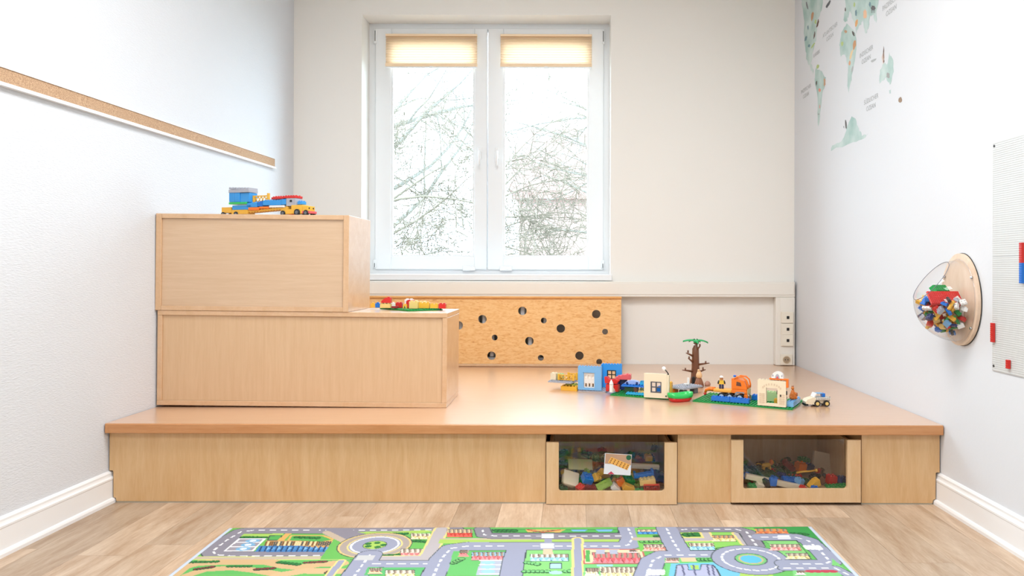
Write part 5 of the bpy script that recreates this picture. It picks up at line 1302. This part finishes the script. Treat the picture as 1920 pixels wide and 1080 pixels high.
# red studded roof and green slope lying on the heap
P = Vector((BC.x-.088, BC.y-.040, BC.z+.006))
t = thing('toy_roof', 'large red studded roof piece lying on the bricks in the bubble', 'toy roof', tuple(P), (math.radians(52), 0, math.radians(4)))
b = MB().bbox(-.066,.066,-.030,.030,0,.008,.001)
for i in range(16):
    for k in range(7): b.cyl((-.062+i*.00825,-.026+k*.0086,.0078), .0025,.0022,6)
b.build('studded_face', pm('red'), t); MB().bbox(-.066,.066,-.034,-.0305,-.016,.007,.001).build('eave', pm('red'), t); MB().bbox(.0665,.069,-.030,.030,-.004,.006,.001).build('white_gable', pm('white'), t)
P = Vector((BC.x-.080, BC.y+.012, BC.z+.034))
b = MB().prism([(-.038,0),(.038,0),(.026,.016),(-.026,.016)], -.02,.02,'y')
for i in range(6):
    for k in range(4): b.cyl((-.022+i*.0088,-.015+k*.010,.0158), .0027,.002,6)
tag(b.build('toy_roof', pm('green'), None, tuple(P), (math.radians(35),0,.05)), 'green studded roof piece behind the red one in the bubble', 'toy roof')
tag(MB().bbox(-.022,.022,-.012,.012,0,.005,.001).bbox(-.022,.022,-.014,-.012,0,.012,.0005).build('toy_plate', pm('blue'), None, (BC.x-.150,BC.y-.010,BC.z-.006), (.3,-.8,.4)), 'blue toy plate leaning at the bubble opening', 'plate')
brick('tan plate tipped at the bubble opening', 'tan', 4, 2, .0048, (BC.x-.146,BC.y+.016,BC.z+.002), (.2,-.9,.7), .0075, cat='plate', name='toy_plate')

# ------------------------------------------------------------------ drawer contents
def jam(label, c, u, v, D, nx, ny, h, rot, p=PI, hollow=False, group=None, studs=True, cat='brick'):
    q = at(u, v, D); R = Euler(rot).to_matrix()
    off = R @ Vector((0,0,h/2)); return brick(label, c, nx, ny, h, tuple(q-off), rot, p, group, hollow, studs, cat=cat)
LD = ' in the fuller box'; RD = ' in the sparser box'
jam('bright blue brick'+LD,'blue',1101,897,3.345,2,2,.028,(.5,.3,.4),.022)
jam('square yellow brick beside the bright blue one'+LD,'yellow',1119,895,3.36,2,2,.022,(.9,.2,.9),.017)
jam('bright red brick low at the left'+LD,'red',1088.5,914.5,3.332,2,2,.02,(.3,-.5,.6),.0165)
jam('darker red brick next to the lime brick'+LD,'dark_red',1106.5,914,3.338,3,2,.022,(.4,.3,.2),.016)
jam('lime green brick with studs facing out'+LD,'lime',1133,909,3.345,4,2,.020,(1.15,-.45,.1),.0175)
jam('orange brick standing behind the white brick'+LD,'orange',1163.5,903,3.350,2,1,.034,(.2,-.5,.2),.0175)
jam('white brick tipped on its corner'+LD,'white',1154,914.5,3.332,2,2,.022,(.3,.75,.2),.020,studs=False)
jam('yellow brick right of the white brick'+LD,'yellow',1178,914.5,3.334,3,2,.026,(.25,.45,.2),.0165,studs=False)
jam('round green brick behind the yellow one'+LD,'green',1178,901,3.375,3,3,.026,(.5,.2,.5),.0145)
jam('flat green brick at the bottom front'+LD,'green',1197,920,3.335,3,2,.014,(0,0,.1),.0155)
jam('orange-red brick showing its hollow underside'+LD,'red',1221.5,915.5,3.330,4,2,.018,(-1.45,0,.03),.0172,hollow=True)
jam('long tan brick on top of the hollow orange-red one'+LD,'tan',1213.5,902,3.348,4,2,.024,(.1,-.12,.05),.0172)
t_ = at(1207,889,3.375)
tag(MB().bbox(-.044,.044,-.012,.012,0,.014,.001).bbox(-.044,-.034,-.012,.012,.0145,.026,.001).bbox(.034,.044,-.012,.012,.0145,.026,.001).build('toy_channel', pm('blue'), None, tuple(t_-Vector((0,0,.008))), (.2,-.14,.1)), 'bright blue channel piece with raised ends'+LD, 'toy piece')
tag(MB().bbox(-.062,.062,-.010,.010,-.008,.008,.001).build('toy_beam', pm('cream'), None, tuple(at(1210,874.5,3.47)), (.3,.06,.05)), 'long cream beam lying across the back'+LD, 'toy beam')
tag(MB().bbox(-.048,.048,-.020,.020,-.004,.004,.001).build('toy_plate', pm('dark_red'), None, tuple(at(1203,867,3.53)), (.5,.03,.05)), 'dark red plate behind the cream beam'+LD, 'plate')
jam('small yellow brick high at the back'+LD,'yellow',1215.5,858,3.52,2,2,.022,(.2,0,.1),.0165)
q = at(1068,899,3.362)
t = thing('toy_tub', 'cream rounded toy tub tipped over'+LD, 'toy tub', tuple(q), (math.radians(55), math.radians(20), .35))
MB().bbox(-.034,.034,-.030,.030,-.022,.012,.012).build('shell', pm('cream'), t); MB().bbox(-.037,.037,-.033,.033,.0125,.018,.003).build('rim', pm('cream'), t)
tag(MB().bbox(-.055,.055,-.028,.028,-.003,.003,.001).build('toy_board', plain('pale_panel', rgb(206,206,150), .5), None, tuple(at(1088,871,3.49)), (.75,.06,.1)), 'pale yellow panel lying towards the back left'+LD, 'toy board')
jam('orange-yellow brick behind the square yellow one'+LD,'yellow',1133,888,3.42,3,2,.028,(.7,.3,.7),.017)
jam('navy blue brick at the right edge'+LD,'navy',1236,893,3.40,3,3,.032,(.2,.4,.5),.0165)
jam('dark green brick low at the left edge'+LD,'dark_green',1056,916,3.345,2,2,.020,(.2,.1,.2),.0175)
# picture card on the pane
t = thing('photo_card', 'small photo card of a yellow block stuck on the fuller box pane', 'card', tuple(at(1157,890,3.2995)), (0,.06,0))
MB().box(-.0575,.0575,-.0005,.0005,0,.089).build('card', plain('card_white', rgb(222,226,232), .5), t)
MB().box(-.0545,.0565,-.0008,-.0005,.044,.087).build('picture_ground', plain('photo_brown', rgb(188,150,122), .5), t)
b = MB(); bl_ = [(-.042,.050),(.042,.022),(.052,.046),(-.030,.074)]; b.prism(bl_, -.0012,-.0009,'y'); b.build('pictured_block', plain('photo_yellow', rgb(236,178,88), .5), t)
b = MB()
for i in range(6):
    for k in range(3):
        fx_, fz_ = (i+.5)/6, (k+.6)/3.4; xx = -.042+.084*fx_+.012*fz_; zz = .050-.028*fx_+.024*fz_; b.cyl((xx,-.0015,zz),.0032,.0003,8,'y')
b.build('pictured_studs', plain('photo_dark', rgb(150,96,40), .5), t)
MB().cyl((.045,-.0012,.076), .011,.0003,12,'y').build('pictured_dot', plain('photo_green', rgb(24,92,58), .5), t)
MB().prism([(-.040,.001),(-.012,.001),(-.026,.013)], -.0012,-.0009,'y').build('pictured_triangle', plain('photo_red', rgb(188,58,84), .5), t)
# sparser drawer
tag(MB().bbox(-.135,.135,-.010,.010,-.011,.011,.001).build('toy_beam', pm('cream'), None, tuple(at(1454,904,3.355)), (.1,.215,.04)), 'long cream beam sloping down behind the pane'+RD, 'toy beam')
jam('cream brick behind the green one at the left'+RD,'cream',1424,911,3.336,2,2,.026,(.3,.3,.2),.0150,studs=False)
jam('blue brick standing on end over the cream beam'+RD,'blue',1449,903.5,3.332,2,1,.034,(.1,.1,.3),.0165)
jam('black brick left of the blue standing one'+RD,'black',1437,906,3.332,1,2,.034,(.1,-.3,.3),.0165)
jam('small green brick low at the left'+RD,'green',1410,913,3.332,2,2,.020,(.2,.1,.1),.0165)
jam('long blue brick behind the cream beam'+RD,'blue',1480,900.5,3.40,4,2,.020,(.3,.1,.15),.0168)
jam('light blue brick beside the long blue one'+RD,'light_blue',1499,902,3.385,2,2,.022,(.3,.2,.7),.0165)
tag(slope_mb(.050,.032,.028,.4).build('toy_slope', pm('yellow'), None, tuple(at(1526,911,3.350)), (.2,-.3,.2)), 'yellow sloped brick near the middle'+RD, 'brick')
jam('small blue brick at the front middle'+RD,'blue',1527,914.5,3.328,2,1,.014,(.3,.2,.4),.0155)
jam('small red brick at the front middle'+RD,'red',1506,915,3.330,2,2,.014,(.4,.3,.5),.0135)
jam('red brick near the right end'+RD,'red',1559,899,3.39,2,2,.036,(.1,.05,.2),.0185)
jam('dull blue brick at the right end'+RD,'navy',1579,900,3.40,2,2,.026,(.1,.1,.4),.0185)
brick('dark green plate lying flat at the front right'+RD,'green',7,3,.006,tuple(at(1572,913,3.345)),(.1,-.05,.1),.0155,cat='plate',name='toy_plate')
brick('large dark green base plate lying at the back left'+RD,'dark_green',14,8,.006,tuple(at(1446,887,3.54)),(.16,.03,.12),.0165,cat='base plate',name='toy_base_plate')
q = at(1437,880,3.55)
t = thing('toy_lion', 'yellow toy animal standing on the dark green plate'+RD, 'toy animal', tuple(q), (0,0,.3))
MB().ball((0,0,.020), .026,.011,.011).build('body', pm('yellow'), t); hd = MB().ball((.028,0,.030), .011).build('head', pm('yellow'), t); MB().ball((.024,0,.031), .008,.013,.014).build('mane', pm('orange'), hd)
for sx in (-.016,.016):
    for sy in (-.006,.006): MB().cyl((sx,sy,0), .0045,.014,8).build('leg', pm('yellow'), t)
MB().tube([(-.025,0,.024),(-.042,0,.030),(-.052,0,.028)],[.003,.0026,.003],6).build('tail', pm('yellow'), t)
jam('orange cube brick at the back middle'+RD,'orange',1501,875,3.55,2,2,.036,(.1,.1,.3),.0205)
jam('dull red brick leaning at the back middle'+RD,'dark_red',1479,873,3.56,4,2,.022,(.4,.7,.3),.0165)
jam('green brick behind the orange cube'+RD,'green',1507,863,3.63,3,2,.022,(.2,.1,.3),.017)
jam('dark blue brick right of the orange cube'+RD,'navy',1517,876,3.58,2,2,.030,(.1,.3,.3),.017)
q = at(1541,868,3.60)
t = thing('toy_wall', 'cream toy wall with a stepped notch leaning at the back'+RD, 'toy wall', tuple(q), (-.25,.22,.1))
MB().prism([(-.045,-.050),(-.018,-.050),(-.018,-.030),(-.004,-.022),(.004,-.022),(.016,-.030),(.016,-.050),(.045,-.050),(.045,.048),(-.045,.048)], -.008,.008,'y').build('wall_body', plain('dusty_cream', rgb(214,196,170), .5), t)
tag(MB().tube([(-.046,0,-.005),(-.02,0,-.001),(.02,0,.001),(.044,0,.004)], .0045, 8).ball((.046,0,.004), .008).build('toy_rod', pm('yellow'), None, tuple(at(1512,884,3.46)), (0,0,.1)), 'thin yellow rod with a round end'+RD, 'toy rod')
# the rest of the heap, bricks of like colour that nothing tells apart
def heap(box, zf, n, mind, seed, cols_, where, p0=.016):
    rr = random.Random(seed); x0,x1,y0,y1 = box; got = []; tries = 0
    while len(got) < n and tries < 20000:
        tries += 1; x, y = rr.uniform(x0,x1), rr.uniform(y0,y1); lay = rr.random()
        z = .056 + lay*max(0, zf(x,y)-.056)
        if all((x-a)**2+(y-b_)**2+1.6*(z-c)**2 > mind**2 for a,b_,c in got): got.append((x,y,z))
    its = []
    for (x,y,z) in got:
        c = rr.choice(cols_); nx, ny, h = rr.choice(((2,2,.019),(4,2,.019),(2,2,.019),(3,2,.019),(2,1,.030),(4,2,.010)))
        its.append((c, nx, ny, h, (x,y,z-.006), (rr.uniform(-.6,.6), rr.uniform(-.6,.6), rr.uniform(0,3.1)), p0*rr.choice((.9,1.0))))
    name_apart(its, 'of the '+where+' box heap', None, ('left end','centre left','centre','centre right','right end'), ('front','middle','back'))
heap((-.045,.400,3.40,3.74), lambda x,y: .072+(y-3.38)*.17, 64, .050, 5, ['red','blue','yellow','dark_green','navy','tan','dark_red','green','brown','orange','grey','lime','navy','dark_green','black'], 'fuller')
heap((.745,1.165,3.41,3.74), lambda x,y: .060+(y-3.38)*.05, 34, .054, 8, ['dark_green','navy','dark_red','green','brown','black','dark_green','red','blue'], 'sparser')
